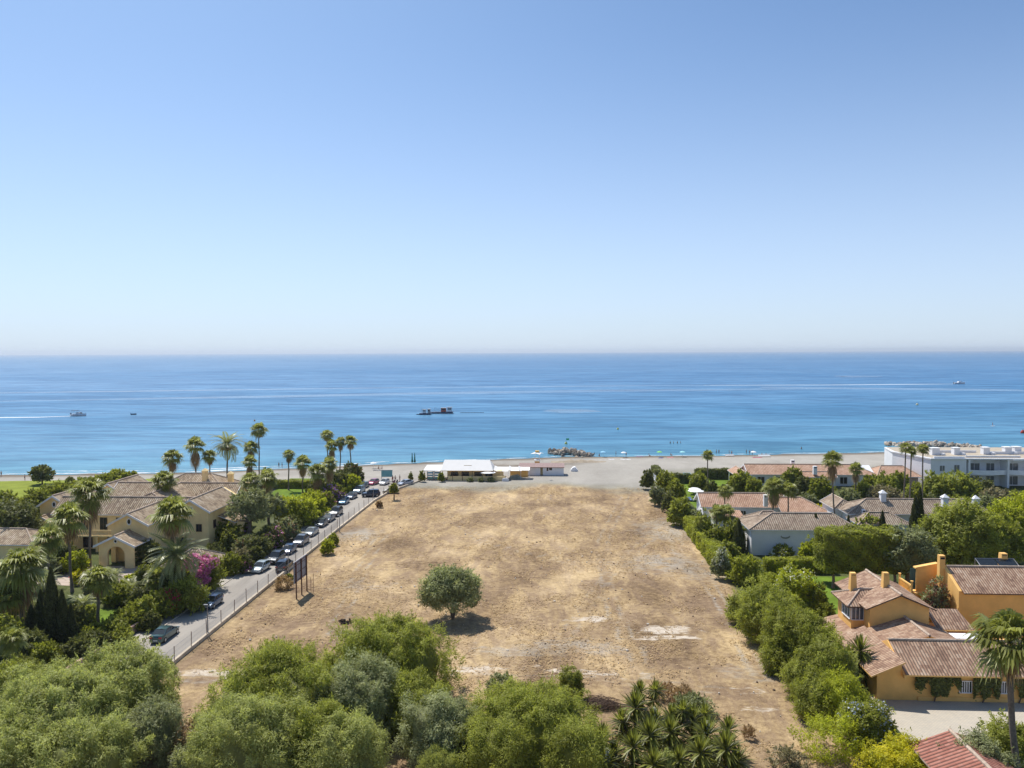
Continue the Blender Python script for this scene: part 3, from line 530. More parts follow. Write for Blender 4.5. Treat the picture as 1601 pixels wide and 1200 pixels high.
# dry grass standing over the plot
rng = np.random.default_rng(5); n = 70000; x = rng.uniform(-42, 25.6, n); y = 60+(200-60)*rng.random(n)**1.5; keep = fbm(x, y, 6, 41)+.35*fbm(x, y, 1.5, 44) > .68; x = x[keep]; y = y[keep]; n = len(x)
Pz = np.stack([x, y, .10+0*x], 1); sz = .16+.16*rng.random(n)+y*.0007; t = unit(rng.normal(size=(n, 3))*np.array([1, 1, .12])); nr = unit(rng.normal(size=(n, 3))*.22+np.array([0, .15, 1]))
V, F = quads(Pz, t, nr, sz[:, None]*1.1, sz[:, None]*.35, rng)
tag(link('dry_grass', npmesh('dry_grass', V, F, M['leaf_straw'], rng.random(n))), kind='stuff')
n = 520; b = MB()
for i in range(n):
    x = rng.uniform(-42, 25); y = 62+130*rng.random()**1.4; s = .05+.13*rng.random()**3; k = 5; a0 = rng.random()*6
    ring = [(x+s*(.8+.5*rng.random())*c_(a0+j*1.2566), y+s*(.8+.5*rng.random())*s_(a0+j*1.2566)) for j in range(k)]; z = .05
    top = (x, y, z+s*.9)
    for j in range(k): b.face([(*ring[j], z-.1), (*ring[(j+1) % k], z-.1), (*ring[(j+1) % k], z+s*.4), (*ring[j], z+s*.4)], i % 2); b.face([(*ring[j], z+s*.4), (*ring[(j+1) % k], z+s*.4), top], i % 2)
tag(b.build('rubble', [plain('pale_stone', (.62, .56, .48), .9, .15), plain('brown_clod', (.2, .14, .1), .9, .2)]), kind='stuff')
# ---------------------------------------------------------------- buildings
def house(name, u, v, label, cat='house', group=None):
    o = empty(name, (u, v, 0), 0, label, cat, group); o['org'] = (u, v, 0.0); return o
def walls(root, u0, u1, v0, v1, z1, mat, gable=None, zr=0, z0=-.05, name='wall'):
    b = MB()
    if gable == 'v': b.prism([(u0, z0), (u1, z0), (u1, z1), ((u0+u1)/2, zr), (u0, z1)], v0, v1, 'y')
    elif gable == 'u': b.prism([(v0, z0), (v1, z0), (v1, z1), ((v0+v1)/2, zr), (v0, z1)], u0, u1, 'x')
    else: b.box(u0, u1, v0, v1, z0, z1)
    return b.build(name, M[mat], root)
def slabface(b, P, m, uvax, th=.14, mu=1):
    """one roof slope: polygon P, tile columns run down the slope; uvax = unit vector along the eave"""
    P = [Vector(p) for p in P]; n = (P[1]-P[0]).cross(P[2]-P[0]).normalized()
    if n.z < 0: P = P[::-1]; n = -n
    a = Vector(uvax); d = n.cross(a).normalized(); uv = [(p.dot(a), p.dot(d)) for p in P]
    Q = [p-Vector((0, 0, th)) for p in P]; b.face(P, m, uv); b.face(Q[::-1], mu)
    k = len(P)
    for i in range(k): j = (i+1) % k; b.face([P[i], Q[i], Q[j], P[j]], mu)
def roof(root, u0, u1, v0, v1, ze, zr, axis, tile, h0=0, h1=0, trim='trim', ridge=True, verge=True, name='roof'):
    b = MB(); ax = (1, 0, 0) if axis == 'u' else (0, 1, 0); pe = (0, 1, 0) if axis == 'u' else (1, 0, 0)
    if axis == 'u': c = (v0+v1)/2; R0, R1 = (u0+h0, c, zr), (u1-h1, c, zr); E = [(u0, v0, ze), (u1, v0, ze), (u1, v1, ze), (u0, v1, ze)]; S1, S2, H0, H1 = (E[0], E[1], R1, R0), (E[2], E[3], R0, R1), (E[3], E[0], R0), (E[1], E[2], R1)
    else: c = (u0+u1)/2; R0, R1 = (c, v0+h0, zr), (c, v1-h1, zr); E = [(u0, v0, ze), (u1, v0, ze), (u1, v1, ze), (u0, v1, ze)]; S1, S2, H0, H1 = (E[3], E[0], R0, R1), (E[1], E[2], R1, R0), (E[0], E[1], R0), (E[2], E[3], R1)
    slabface(b, S1, 0, ax); slabface(b, S2, 0, ax)
    if h0: slabface(b, H0, 0, pe)
    if h1: slabface(b, H1, 0, pe)
    o = b.build(name, [M[tile], M[trim]], root)
    if ridge:
        q = MB(); lift = lambda p: (p[0], p[1], p[2]+.03); q.tube([lift(R0), lift(R1)], .15, 7)
        if h0: q.tube([lift(R0), lift(S1[0] if axis == 'u' else S1[1])], .12, 6); q.tube([lift(R0), lift(H0[0] if axis == 'u' else H0[1])], .12, 6)
        if h1: q.tube([lift(R1), lift(H1[0])], .12, 6); q.tube([lift(R1), lift(H1[1])], .12, 6)
        q.build('ridge_tiles', M['ridge'], root)
    if verge and (not h0 or not h1) and trim in ('trim', 'white'):
        for hh, R, ends in ((h0, R0, (E[0], E[3]) if axis == 'u' else (E[0], E[1])), (h1, R1, (E[1], E[2]) if axis == 'u' else (E[3], E[2]))):
            if hh: continue
            q = MB()
            for e in ends:
                d = Vector((0.0, 0, 0)); i = 0 if axis == 'u' else 1; s = -1 if R is R0 else 1; d[i] = .05*s
                P, Q = Vector(e)+d, Vector(R)+d; k = Vector((0, 0, .06)); l = Vector((0, 0, -.3)); w = Vector(d)*1.4
                for a_ in (w, -w*.1): q.face([P+a_+k, Q+a_+k, Q+a_+l, P+a_+l])
                q.face([P+w+k, Q+w+k, Q-w*.1+k, P-w*.1+k]); q.face([P+w+l, Q+w+l, Q-w*.1+l, P-w*.1+l])
            q.build('verge_board', M[trim], root)
    return o
def lean(root, pts, tile, ax, trim='ochre', name='roof'):
    b = MB(); slabface(b, pts, 0, ax); return b.build(name, [M[tile], M[trim]], root)
def window(root, u, v, z, w_, h, face='v-', frame='trim', bars=1, glass='glass', name='window'):
    f = MB(); g = MB(); t = .07
    def bx(b, a0, a1, z0, z1, d0, d1):
        if face == 'v-': b.box(u+a0, u+a1, v-d1, v-d0, z0, z1)
        elif face == 'u+': b.box(u+d0, u+d1, v+a0, v+a1, z0, z1)
        else: b.box(u-d1, u-d0, v+a0, v+a1, z0, z1)
    bx(f, -w_/2-t, -w_/2, z-t, z+h+t, .002, .10); bx(f, w_/2, w_/2+t, z-t, z+h+t, .002, .10); bx(f, -w_/2, w_/2, z+h, z+h+t, .002, .10); bx(f, -w_/2, w_/2, z-t, z, .002, .14)
    for k in range(bars): x = -w_/2+w_*(k+1)/(bars+1); bx(f, x-.035, x+.035, z, z+h, .025, .08)
    bx(g, -w_/2, w_/2, z, z+h, .004, .02); o = f.build(name, M[frame], root); g_ = g.build('pane', M[glass], None, off=tuple(root['org'])); g_.parent = o; return o
def oval(root, u, v, z, w_, h, frame='trim'):
    f = MB(); n = 16; o_ = [(u+w_*c_(k*6.2832/n), z+h*s_(k*6.2832/n)) for k in range(n)]; i_ = [(u+w_*.62*c_(k*6.2832/n), z+h*.66*s_(k*6.2832/n)) for k in range(n)]
    f.prism(o_, v-.08, v-.002, 'y'); o = f.build('window', M[frame], root); g = MB(); g.prism(i_, v-.10, v-.081, 'y'); q = g.build('pane', M['glass'], None, off=tuple(root['org'])); q.parent = o
def chimney(root, u, v, z0, z1, w_, mat, top=None, taper=.0):
    b = MB(); a = w_/2; t = a*(1-taper)
    i0 = len(b.v); b.v += [(u+x*a, v+y*a, z0) for x, y in ((-1, -1), (1, -1), (1, 1), (-1, 1))]+[(u+x*t, v+y*t, z1) for x, y in ((-1, -1), (1, -1), (1, 1), (-1, 1))]
    for f in ((3, 2, 1, 0), (4, 5, 6, 7), (0, 1, 5, 4), (1, 2, 6, 5), (2, 3, 7, 6), (3, 0, 4, 7)): b.f.append(tuple(i0+i for i in f)); b.m.append(0)
    o = b.build('chimney', M[mat], root); q = MB()
    if top == 'pyr':
        q.box(u-a*1.3, u+a*1.3, v-a*1.3, v+a*1.3, z1+.002, z1+.10); e = a*1.25; P = [(u-e, v-e, z1+.102), (u+e, v-e, z1+.102), (u+e, v+e, z1+.102), (u-e, v+e, z1+.102)]; A = (u, v, z1+.55+a*.3)
        for i in range(4): q.face([P[i], P[(i+1) % 4], A])
    else: q.box(u-t*.8, u+t*.8, v-t-.01, v-t+.02, z1-.45, z1-.2, 0)
    q.build('chimney_cap' if top else 'smoke_vent', M[mat if top else 'dark'], None, off=tuple(root['org'])).parent = o
# --- yellow villa beside the road
vh = house('villa', -76, 134, 'large pale yellow villa with weathered tile roofs, white gable trim and arched porch', 'villa')
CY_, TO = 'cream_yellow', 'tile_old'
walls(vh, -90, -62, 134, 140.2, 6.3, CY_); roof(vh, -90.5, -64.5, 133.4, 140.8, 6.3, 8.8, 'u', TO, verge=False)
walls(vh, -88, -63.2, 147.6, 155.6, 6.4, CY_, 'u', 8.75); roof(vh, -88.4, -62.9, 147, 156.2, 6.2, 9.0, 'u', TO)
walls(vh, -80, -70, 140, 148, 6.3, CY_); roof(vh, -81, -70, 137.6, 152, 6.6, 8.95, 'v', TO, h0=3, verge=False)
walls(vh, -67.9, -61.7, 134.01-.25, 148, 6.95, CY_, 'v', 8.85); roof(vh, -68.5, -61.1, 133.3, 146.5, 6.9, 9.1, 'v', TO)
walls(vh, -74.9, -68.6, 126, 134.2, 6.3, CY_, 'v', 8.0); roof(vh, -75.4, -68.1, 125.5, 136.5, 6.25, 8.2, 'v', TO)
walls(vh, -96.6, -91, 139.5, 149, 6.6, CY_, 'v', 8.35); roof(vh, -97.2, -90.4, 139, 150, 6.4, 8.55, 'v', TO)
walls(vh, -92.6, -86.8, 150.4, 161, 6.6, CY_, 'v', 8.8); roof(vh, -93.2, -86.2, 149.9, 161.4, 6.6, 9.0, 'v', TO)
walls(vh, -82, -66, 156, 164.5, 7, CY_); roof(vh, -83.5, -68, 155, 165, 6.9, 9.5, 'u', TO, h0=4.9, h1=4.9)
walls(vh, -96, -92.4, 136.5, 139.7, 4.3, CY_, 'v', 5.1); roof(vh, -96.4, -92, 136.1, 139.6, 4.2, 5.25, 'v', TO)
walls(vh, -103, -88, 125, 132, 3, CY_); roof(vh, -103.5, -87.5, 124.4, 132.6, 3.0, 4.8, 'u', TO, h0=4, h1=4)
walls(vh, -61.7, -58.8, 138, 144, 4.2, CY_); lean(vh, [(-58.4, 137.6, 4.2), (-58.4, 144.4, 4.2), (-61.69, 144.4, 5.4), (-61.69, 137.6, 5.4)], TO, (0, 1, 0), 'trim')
# arched porch
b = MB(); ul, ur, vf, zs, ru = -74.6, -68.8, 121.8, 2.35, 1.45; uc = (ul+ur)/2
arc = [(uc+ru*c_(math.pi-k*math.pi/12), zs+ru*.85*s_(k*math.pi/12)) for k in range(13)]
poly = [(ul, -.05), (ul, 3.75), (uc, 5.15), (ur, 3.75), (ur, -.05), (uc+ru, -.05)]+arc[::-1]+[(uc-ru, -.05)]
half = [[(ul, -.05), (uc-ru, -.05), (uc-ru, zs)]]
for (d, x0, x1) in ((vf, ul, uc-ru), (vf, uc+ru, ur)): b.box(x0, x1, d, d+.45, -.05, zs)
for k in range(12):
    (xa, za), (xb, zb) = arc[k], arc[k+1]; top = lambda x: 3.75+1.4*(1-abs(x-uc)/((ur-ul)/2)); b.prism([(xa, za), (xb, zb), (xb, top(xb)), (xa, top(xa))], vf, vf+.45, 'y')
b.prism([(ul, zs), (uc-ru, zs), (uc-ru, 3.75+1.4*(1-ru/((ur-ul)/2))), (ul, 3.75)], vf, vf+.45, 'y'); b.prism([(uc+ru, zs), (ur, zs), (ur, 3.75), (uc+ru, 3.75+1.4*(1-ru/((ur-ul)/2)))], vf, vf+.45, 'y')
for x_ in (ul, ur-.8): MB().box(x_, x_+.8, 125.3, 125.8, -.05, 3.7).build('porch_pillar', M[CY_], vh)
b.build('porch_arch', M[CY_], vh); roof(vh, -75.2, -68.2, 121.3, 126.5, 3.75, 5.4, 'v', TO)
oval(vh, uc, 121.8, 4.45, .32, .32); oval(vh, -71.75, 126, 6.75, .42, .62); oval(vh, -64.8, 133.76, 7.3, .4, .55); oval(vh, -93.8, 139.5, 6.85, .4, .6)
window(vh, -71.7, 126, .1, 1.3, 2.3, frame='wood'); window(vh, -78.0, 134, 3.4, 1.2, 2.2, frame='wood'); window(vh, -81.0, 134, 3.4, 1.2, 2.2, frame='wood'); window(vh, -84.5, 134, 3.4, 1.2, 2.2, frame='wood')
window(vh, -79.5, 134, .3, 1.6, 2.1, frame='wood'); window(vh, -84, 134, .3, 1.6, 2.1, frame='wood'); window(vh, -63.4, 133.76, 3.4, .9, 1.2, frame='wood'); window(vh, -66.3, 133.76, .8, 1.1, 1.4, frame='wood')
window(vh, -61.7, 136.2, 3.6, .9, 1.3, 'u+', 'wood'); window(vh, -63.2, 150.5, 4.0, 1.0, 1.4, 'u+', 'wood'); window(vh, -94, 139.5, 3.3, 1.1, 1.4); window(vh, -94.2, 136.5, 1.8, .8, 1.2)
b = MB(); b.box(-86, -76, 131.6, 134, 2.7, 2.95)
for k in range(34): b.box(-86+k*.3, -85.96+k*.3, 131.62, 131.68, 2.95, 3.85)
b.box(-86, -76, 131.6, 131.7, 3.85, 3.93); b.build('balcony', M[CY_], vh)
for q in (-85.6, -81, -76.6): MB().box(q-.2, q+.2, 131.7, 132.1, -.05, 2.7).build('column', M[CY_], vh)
for px, py, z, h in ((321, 752, 8.2, 2.1), (361, 757, 7.2, 2.2)):
    u, v = G(px, py, z); chimney(vh, u, v, z-1.5, z+h, .95, CY_, 'pyr')
gh = house('gatehouse', -56, 117.5, 'low yellow gatehouse with hipped tile roof beside the pink bougainvillea', 'outbuilding')
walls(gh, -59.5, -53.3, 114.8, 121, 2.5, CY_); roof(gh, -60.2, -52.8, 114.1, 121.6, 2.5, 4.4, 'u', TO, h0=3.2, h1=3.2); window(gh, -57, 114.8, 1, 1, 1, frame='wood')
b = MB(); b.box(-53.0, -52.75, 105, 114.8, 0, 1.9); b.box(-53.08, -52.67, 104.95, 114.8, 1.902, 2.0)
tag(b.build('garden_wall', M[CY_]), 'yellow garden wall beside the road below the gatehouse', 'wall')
b = MB(); b.box(-53.0, -52.75, 66, 103.5, 0, 1.0); b.box(-53.06, -52.69, 66, 103.5, 1.002, 1.08)
tag(b.build('garden_wall', M['pink_wall']), 'low faded pink wall between the road and the shrubs', 'wall')
b = MB(); b.box(-53.0, -52.75, 122, 186, 0, 1.3); tag(b.build('garden_wall', M['concrete']), 'long grey garden wall behind the row of parked cars', 'wall')
# --- ochre villa at the lower edge of the photo
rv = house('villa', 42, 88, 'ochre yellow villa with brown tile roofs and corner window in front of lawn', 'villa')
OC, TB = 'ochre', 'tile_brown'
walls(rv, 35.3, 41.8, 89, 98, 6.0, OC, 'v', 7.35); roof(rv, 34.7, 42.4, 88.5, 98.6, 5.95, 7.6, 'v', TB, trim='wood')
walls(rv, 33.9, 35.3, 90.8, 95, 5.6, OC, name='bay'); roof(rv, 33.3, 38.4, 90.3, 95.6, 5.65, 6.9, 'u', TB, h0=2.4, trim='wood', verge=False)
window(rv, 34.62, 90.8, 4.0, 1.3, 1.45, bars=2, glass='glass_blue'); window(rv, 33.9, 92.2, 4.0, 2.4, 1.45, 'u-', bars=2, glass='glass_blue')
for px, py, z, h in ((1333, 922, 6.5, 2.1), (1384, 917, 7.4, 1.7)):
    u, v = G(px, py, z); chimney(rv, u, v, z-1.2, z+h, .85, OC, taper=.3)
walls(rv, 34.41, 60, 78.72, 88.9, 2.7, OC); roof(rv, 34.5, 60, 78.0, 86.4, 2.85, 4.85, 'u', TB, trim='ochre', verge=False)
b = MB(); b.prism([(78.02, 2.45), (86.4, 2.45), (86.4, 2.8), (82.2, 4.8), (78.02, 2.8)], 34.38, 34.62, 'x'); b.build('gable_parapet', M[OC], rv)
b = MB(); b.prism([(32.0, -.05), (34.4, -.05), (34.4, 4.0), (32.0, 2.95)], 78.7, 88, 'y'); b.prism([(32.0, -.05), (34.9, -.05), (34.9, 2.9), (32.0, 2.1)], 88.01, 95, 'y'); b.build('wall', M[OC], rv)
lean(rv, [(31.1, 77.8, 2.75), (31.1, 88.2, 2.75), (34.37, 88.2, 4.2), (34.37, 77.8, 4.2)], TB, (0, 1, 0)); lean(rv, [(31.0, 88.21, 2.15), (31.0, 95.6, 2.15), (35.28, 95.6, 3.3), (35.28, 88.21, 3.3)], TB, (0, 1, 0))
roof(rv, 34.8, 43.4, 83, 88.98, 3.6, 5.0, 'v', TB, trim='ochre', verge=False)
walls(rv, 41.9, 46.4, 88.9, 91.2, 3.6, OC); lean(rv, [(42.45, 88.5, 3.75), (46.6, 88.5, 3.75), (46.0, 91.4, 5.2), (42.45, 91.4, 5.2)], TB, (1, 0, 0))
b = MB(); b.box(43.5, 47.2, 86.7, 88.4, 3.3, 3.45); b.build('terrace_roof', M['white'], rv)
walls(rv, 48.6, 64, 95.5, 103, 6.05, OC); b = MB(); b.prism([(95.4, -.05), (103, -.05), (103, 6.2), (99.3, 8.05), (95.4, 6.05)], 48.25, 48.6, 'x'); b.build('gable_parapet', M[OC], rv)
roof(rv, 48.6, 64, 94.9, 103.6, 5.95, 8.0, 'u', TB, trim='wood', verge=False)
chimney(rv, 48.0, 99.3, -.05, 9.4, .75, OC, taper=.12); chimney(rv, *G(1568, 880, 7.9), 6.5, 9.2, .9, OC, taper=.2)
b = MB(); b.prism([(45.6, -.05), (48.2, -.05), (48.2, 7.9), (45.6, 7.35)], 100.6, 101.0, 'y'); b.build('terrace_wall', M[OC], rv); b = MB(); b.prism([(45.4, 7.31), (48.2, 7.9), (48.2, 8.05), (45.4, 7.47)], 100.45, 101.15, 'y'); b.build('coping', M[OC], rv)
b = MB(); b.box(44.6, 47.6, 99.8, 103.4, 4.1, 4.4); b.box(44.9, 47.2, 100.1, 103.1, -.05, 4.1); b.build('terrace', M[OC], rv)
b = MB(); b.box(44.6, 44.78, 99.8, 103.4, 5.25, 5.4)
for k in range(10): b.tube([(44.69, 100+k*.36, 4.4), (44.69, 100+k*.36, 4.8), (44.69, 100+k*.36, 5.25)], [.05, .09, .05], 6)
for y in (99.8, 103.3): b.tube([(44.69, y, 4.4), (44.69, y, 5.7), (44.69, y, 5.95)], [.14, .13, .2], 8)
b.build('balustrade', M[OC], rv); b = MB()
for k in range(8): b.box(44.85+k*.09, 44.93+k*.09, 100.7, 100.75, 4.6, 7.3)
b.build('shutter', plain('green_shutter', (.06, .12, .11), .6, .1), rv)
u, v = G(1562, 888, 8.2); b = MB()
for s_k in (0, 1):
    x = u+s_k*2.3; b.prism([(v+1.6, 7.7), (v+3.2, 8.45), (v+3.2, 8.53), (v+1.6, 7.78)], x-1.1, x+1.1, 'x')
sp = b.build('solar_panel', M['glass'], rv); b = MB(); b.tube([(u-1.2, v+1.6, 7.8), (u-1.2, v+3.2, 8.56), (u+3.5, v+3.2, 8.56), (u+3.5, v+1.6, 7.8)], .06, 5).tube([(u-1.2, v+3.2, 8.5), (u-1.2, v+3.2, 6.9)], .04, 5).tube([(u+3.5, v+3.2, 8.5), (u+3.5, v+3.2, 6.9)], .04, 5); b.build('frame', M['metal'], None, off=tuple(rv['org'])).parent = sp
for x, gl in ((40.6, 'white'), (44.2, 'glass'), (47.6, 'glass'), (51.5, 'glass')): window(rv, x, 78.7, .95, 1.1, 1.1, frame='trim', bars=4)
window(rv, 37.4+.9, 78.7, .95, .01, .01) if 0 else None
for x0, x1 in ((36, 60),): MB().box(x0, x1, 78.62, 78.7, 0, .45).build('plinth', M[OC], rv)
# vine on the front wall
def vine(u0, u1, v, z0, z1, mat, label, n=2600):
    rng = np.random.default_rng(int(u0*7)); root = empty('climbing_vine', ((u0+u1)/2, v, 0), 0, label, 'vine'); x = rng.uniform(u0, u1, n); zz = rng.uniform(z0, z1, n); keep = (zz-z0)/(z1-z0) > np.clip(.42+.30*np.sin(x*2.1)+.22*np.sin(x*5.3+1)+.12*rng.normal(size=n), 0, 1.2)*np.where(np.abs(x-(u0+u1)/2) < (u1-u0)*.14, .2, 1); x = x[keep]; zz = zz[keep]; n = len(x)
    P = np.stack([x-(u0+u1)/2, -.15-.25*rng.random(n), zz], 1); nr = unit(rng.normal(size=(n, 3))*.6+np.array([0, -1, .5])); t = unit(np.cross(nr, rng.normal(size=(n, 3)))); V, F = quads(P, t, nr, .26, .17, rng)
    link('foliage', npmesh('foliage', V, F, M[mat], rng.random(n)), root); MB().tube([(-.3, -.1, -.05), (-.15, -.12, z0*.5+.2), (0, -.1, z1-.2)], [.07, .06, .04], 6).build('stem', M['bark'], root); return root
vine(35.6, 40.0, 78.6, .6, 2.5, 'leaf_dark', 'dark vine on the ochre wall nearest the corner of the villa', 3000)
vine(41.25, 43.7, 78.6, .3, 2.5, 'leaf_dark', 'dark vine between the two barred windows of the ochre wall', 2400)
vine(44.8, 47.1, 78.6, .5, 2.5, 'leaf_dark', 'narrow dark vine beside the window next to the palm trunk', 1800)
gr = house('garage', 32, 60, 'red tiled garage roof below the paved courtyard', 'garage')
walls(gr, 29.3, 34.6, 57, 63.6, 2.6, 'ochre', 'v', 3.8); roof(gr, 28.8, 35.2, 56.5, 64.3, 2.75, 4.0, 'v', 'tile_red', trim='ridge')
# --- white houses further back
h1 = house('white_house', 41, 138, 'white house with blank end wall and striped tile hip roof behind the hedge', 'house')
walls(h1, 33.3, 51, 134.4, 142, 4.5, 'white'); roof(h1, 32.8, 51.6, 133.9, 142.5, 4.5, 6.5, 'u', 'tile_straw', h0=5, h1=3.5)
walls(h1, 34.5, 39, 141.9, 145, 4.3, 'white'); roof(h1, 34.2, 42, 139, 145.6, 4.3, 6.0, 'u', 'tile_straw', h0=3, h1=3)
u, v = G(1229, 843, 3.3); b = MB(); cr = [(39.0+.8*c_(a), 3.35+.45*s_(a)) for a in np.linspace(math.pi*1.05, math.pi*1.95, 9)]+[(39.0+.72*c_(a), 3.5+.36*s_(a)) for a in np.linspace(math.pi*1.95, math.pi*1.05, 9)]
b.prism(cr, 134.3, 134.398, 'y'); b.build('wall_ornament', M['metal'], h1); window(h1, 33.3, 136.5, .3, 1, 2.1, 'u-', 'metal')
h2 = house('white_house', 38, 164, 'low white bungalow with terracotta roof beside the white parasol', 'house')
walls(h2, 30, 46.8, 160.6, 168, 3.1, 'white', 'u', 5.1); roof(h2, 29.5, 47, 160, 168.5, 3.15, 5.3, 'u', 'tile_pink', trim='white')
walls(h2, 45.5, 53, 157.5, 166, 2.9, 'white'); roof(h2, 44.6, 54, 156.6, 167, 3.0, 4.95, 'u', 'tile_pink', h1=4, trim='white', verge=False)
window(h2, 37.6, 160.6, .1, 2.0, 2.2, bars=3); window(h2, 34, 160.6, .9, 1.1, 1.2); window(h2, 47.4, 157.5, 1.0, 2.2, 1.2, bars=3, frame='wood'); window(h2, 30, 163, .9, 1, 1.2, 'u-'); chimney(h2, *G(1197, 783, 4.6), 3.5, 5.9, .8, 'white')
walls(h2, 31, 36, 154.5, 158.5, 1.9, 'white'); lean(h2, [(30.6, 154, 2.0), (37.0, 154, 2.0), (37.0, 158.9, 2.8), (30.6, 158.9, 2.8)], 'tile_pink', (1, 0, 0), 'white')
h3 = house('white_house', 66, 208, 'long white beachfront house with pale terracotta roof and open carport', 'house')
walls(h3, 50, 82, 204.6, 213, 2.95, 'white', 'u', 4.85); roof(h3, 49.6, 82.4, 204, 213.6, 3.0, 5.0, 'u', 'tile_pink', h1=4.5, trim='white')
roof(h3, 46.2, 50.6, 201.5, 213, 2.75, 3.9, 'v', 'tile_pink', trim='white'); b = MB()
for x in (46.6, 50.2): 
    for y in (202, 207, 212.4): b.box(x-.12, x+.12, y-.12, y+.12, 0, 2.6)
b.build('carport_post', M['white'], h3); roof(h3, 61.5, 71, 200.5, 206, 2.9, 3.9, 'u', 'tile_pink', trim='white'); b = MB()
for x in (62.2, 65.8, 70.4): b.box(x-.25, x+.25, 200.9, 201.4, 0, 2.8)
b.build('veranda_column', M['white'], h3)
for x in (53, 57, 64, 68.5, 74): window(h3, x, 204.6, .6, 1.8, 1.7, bars=1)
chimney(h3, *G(1274, 737, 4.2), 3.5, 5.6, .9, 'white'); chimney(h3, *G(1239, 724, 5), 4.2, 5.9, .9, 'white'); walls(h3, 82, 92, 203, 212, 2.6, 'pink_wall'); roof(h3, 81.5, 93, 202.4, 212.6, 2.8, 4.9, 'u', 'tile_pink', h0=3, h1=3, trim='white')
h4 = house('white_house', 64, 150, 'white villa with straw coloured hip roof and lantern chimney between the trees', 'house')
walls(h4, 54.9, 80, 148, 154.4, 4.5, 'white'); roof(h4, 54.1, 81, 147.2, 155.2, 4.6, 6.7, 'u', 'tile_straw', h0=4.8, h1=4); walls(h4, 54.6, 60, 142.6, 148, 3.7, 'white')
roof(h4, 54, 63.5, 141.8, 148, 3.8, 5.4, 'u', 'tile_straw', h0=3, h1=3); roof(h4, 53.2, 58, 152, 160, 4.6, 6.0, 'v', 'tile_straw', h0=2); walls(h4, 53.6, 57.6, 152.5, 159.6, 4.5, 'white')
window(h4, 63, 148, 2.2, 1.1, 1.2); window(h4, 67, 148, 2.2, 1.1, 1.2)
for px, py, z in ((1380, 781, 6.6), (1477, 788, 6.4), (1525, 790, 6.4)):
    u, v = G(px, py, z); chimney(h4, u, v, z-1, z+1.25, .95, 'white', 'pyr')
for px, py, z in ((1306+0, 814, 4.2), (1353-3, 802, 4.8)): chimney(h4, *G(px, py, z), z-.6, z+.7, .5, 'white')
h6 = house('white_house', 78, 164, 'small cream tent roof showing between the two lantern chimneys', 'pavilion')
walls(h6, 76, 80, 160, 164, 2.4, 'white'); roof(h6, 74.5, 81.5, 158.5, 165.5, 2.6, 5.0, 'u', 'white', h0=3.45, h1=3.45, ridge=False)
M['grey_glass'] = plain('greyish_glass', (.16, .17, .18), .15, 0, spec=.6)  # apartment panes in a lighter grey than the other glass
h5 = house('apartment_block', 118, 212, 'white terraced apartment block with flat roof and curved balconies by the beach', 'apartment block')
b = MB(); b.prism([(91.4, 217), (95.2, 203.2), (104, 203.2), (104, 226), (93, 226)], -.05, 7.2, 'z'); b.build('wall', M['white'], h5)
walls(h5, 104.01, 150, 206.5, 226, 7.0, 'white'); b = MB(); b.prism([(91.2, 217), (95.0, 202.9), (104.2, 202.9), (150, 202.2), (150, 226.2), (93, 226.2)], 7.21, 7.5, 'z'); b.build('roof_slab', M['white'], h5)
b = MB(); b.prism([(92, 217), (95.6, 203.6), (149.6, 203.1), (149.6, 225.8), (93.4, 225.8)], 7.502, 7.56, 'z'); b.build('roof', plain('sandy_roof', (.42, .36, .28), .95, .12, 1), h5)
for k in range(4):
    x0, x1 = 105+k*9.6, 114+k*9.6
    b = MB(); b.box(x0-.6, x0-.1, 203, 206.5, -.05, 7.2); b.build('fin_wall', M['white'], h5)
    arc = [(x0+(x1-x0)*t/8, 203.6-1.1*math.sin(math.pi*t/8)) for t in range(9)]
    b = MB(); b.prism(arc+[(x1, 206.5), (x0, 206.5)], 3.3, 3.5, 'z')
    for i in range(8): b.prism([arc[i], arc[i+1], (arc[i+1][0], arc[i+1][1]+.14), (arc[i][0], arc[i][1]+.14)], 3.5, 4.5, 'z')
    b.build('balcony', M['white'], h5)
    for z in (.3, 3.6): window(h5, x0+2.6, 206.5, z, 2.6, 2.2, bars=1, glass='grey_glass'); window(h5, x0+6.6, 206.5, z, 2.0, 2.2, bars=1, glass='grey_glass')
window(h5, 98, 203.2, 4.2, 1.2, 1.4, glass='grey_glass'); window(h5, 101.6, 203.2, 4.0, 1.3, 1.8, glass='grey_glass'); window(h5, 97.9, 203.2, .8, 1.2, 1.4, glass='grey_glass')
b = MB(); b.box(115, 150, 202.05, 202.2, 7.05, 7.5); b.build('fascia', M['trim'], h5)
b = MB(); 
for k in range(14): b.box(118.5-k*.0+k*.32, 119.2+k*.32, 198, 199.6, k*.24, k*.24+.24)
b.prism([(118, 0), (123.5, 3.9), (123.5, 4.9), (118, 1)], 197.8, 197.98, 'y'); b.build('staircase', M['white'], h5)
for i, (px, w_) in enumerate(((1461, 1.9), (1494, 1.5), (1540, 1.6), (1574, 1.7), (1589, 1.7))):
    u, v = G(px, 711-i*.5, 7.5); b = MB(); b.box(u-w_/2, u+w_/2, v-.8, v+.8, 7.5, 9.3); b.box(u-w_/2-.1, u+w_/2+.1, v-.9, v+.9, 9.302, 9.45); b.box(u+w_/2+.2, u+w_/2+1.2, v-1.4, v-.4, 7.5, 8.1); b.build('roof_vent', M['white'], h5)
for x0, x1, y0, y1, z in ((96, 103.6, 203.3, 203.6, 7.95), (104.4, 118, 204.6, 204.9, 8.0), (118.4, 134, 203.3, 203.6, 7.9), (100, 112, 214, 214.3, 8.2), (114, 128, 211, 211.3, 8.3), (130, 146, 213, 213.3, 8.2)): MB().box(x0, x1, y0, y1, 7.3, z).build('parapet', M['white'], h5)
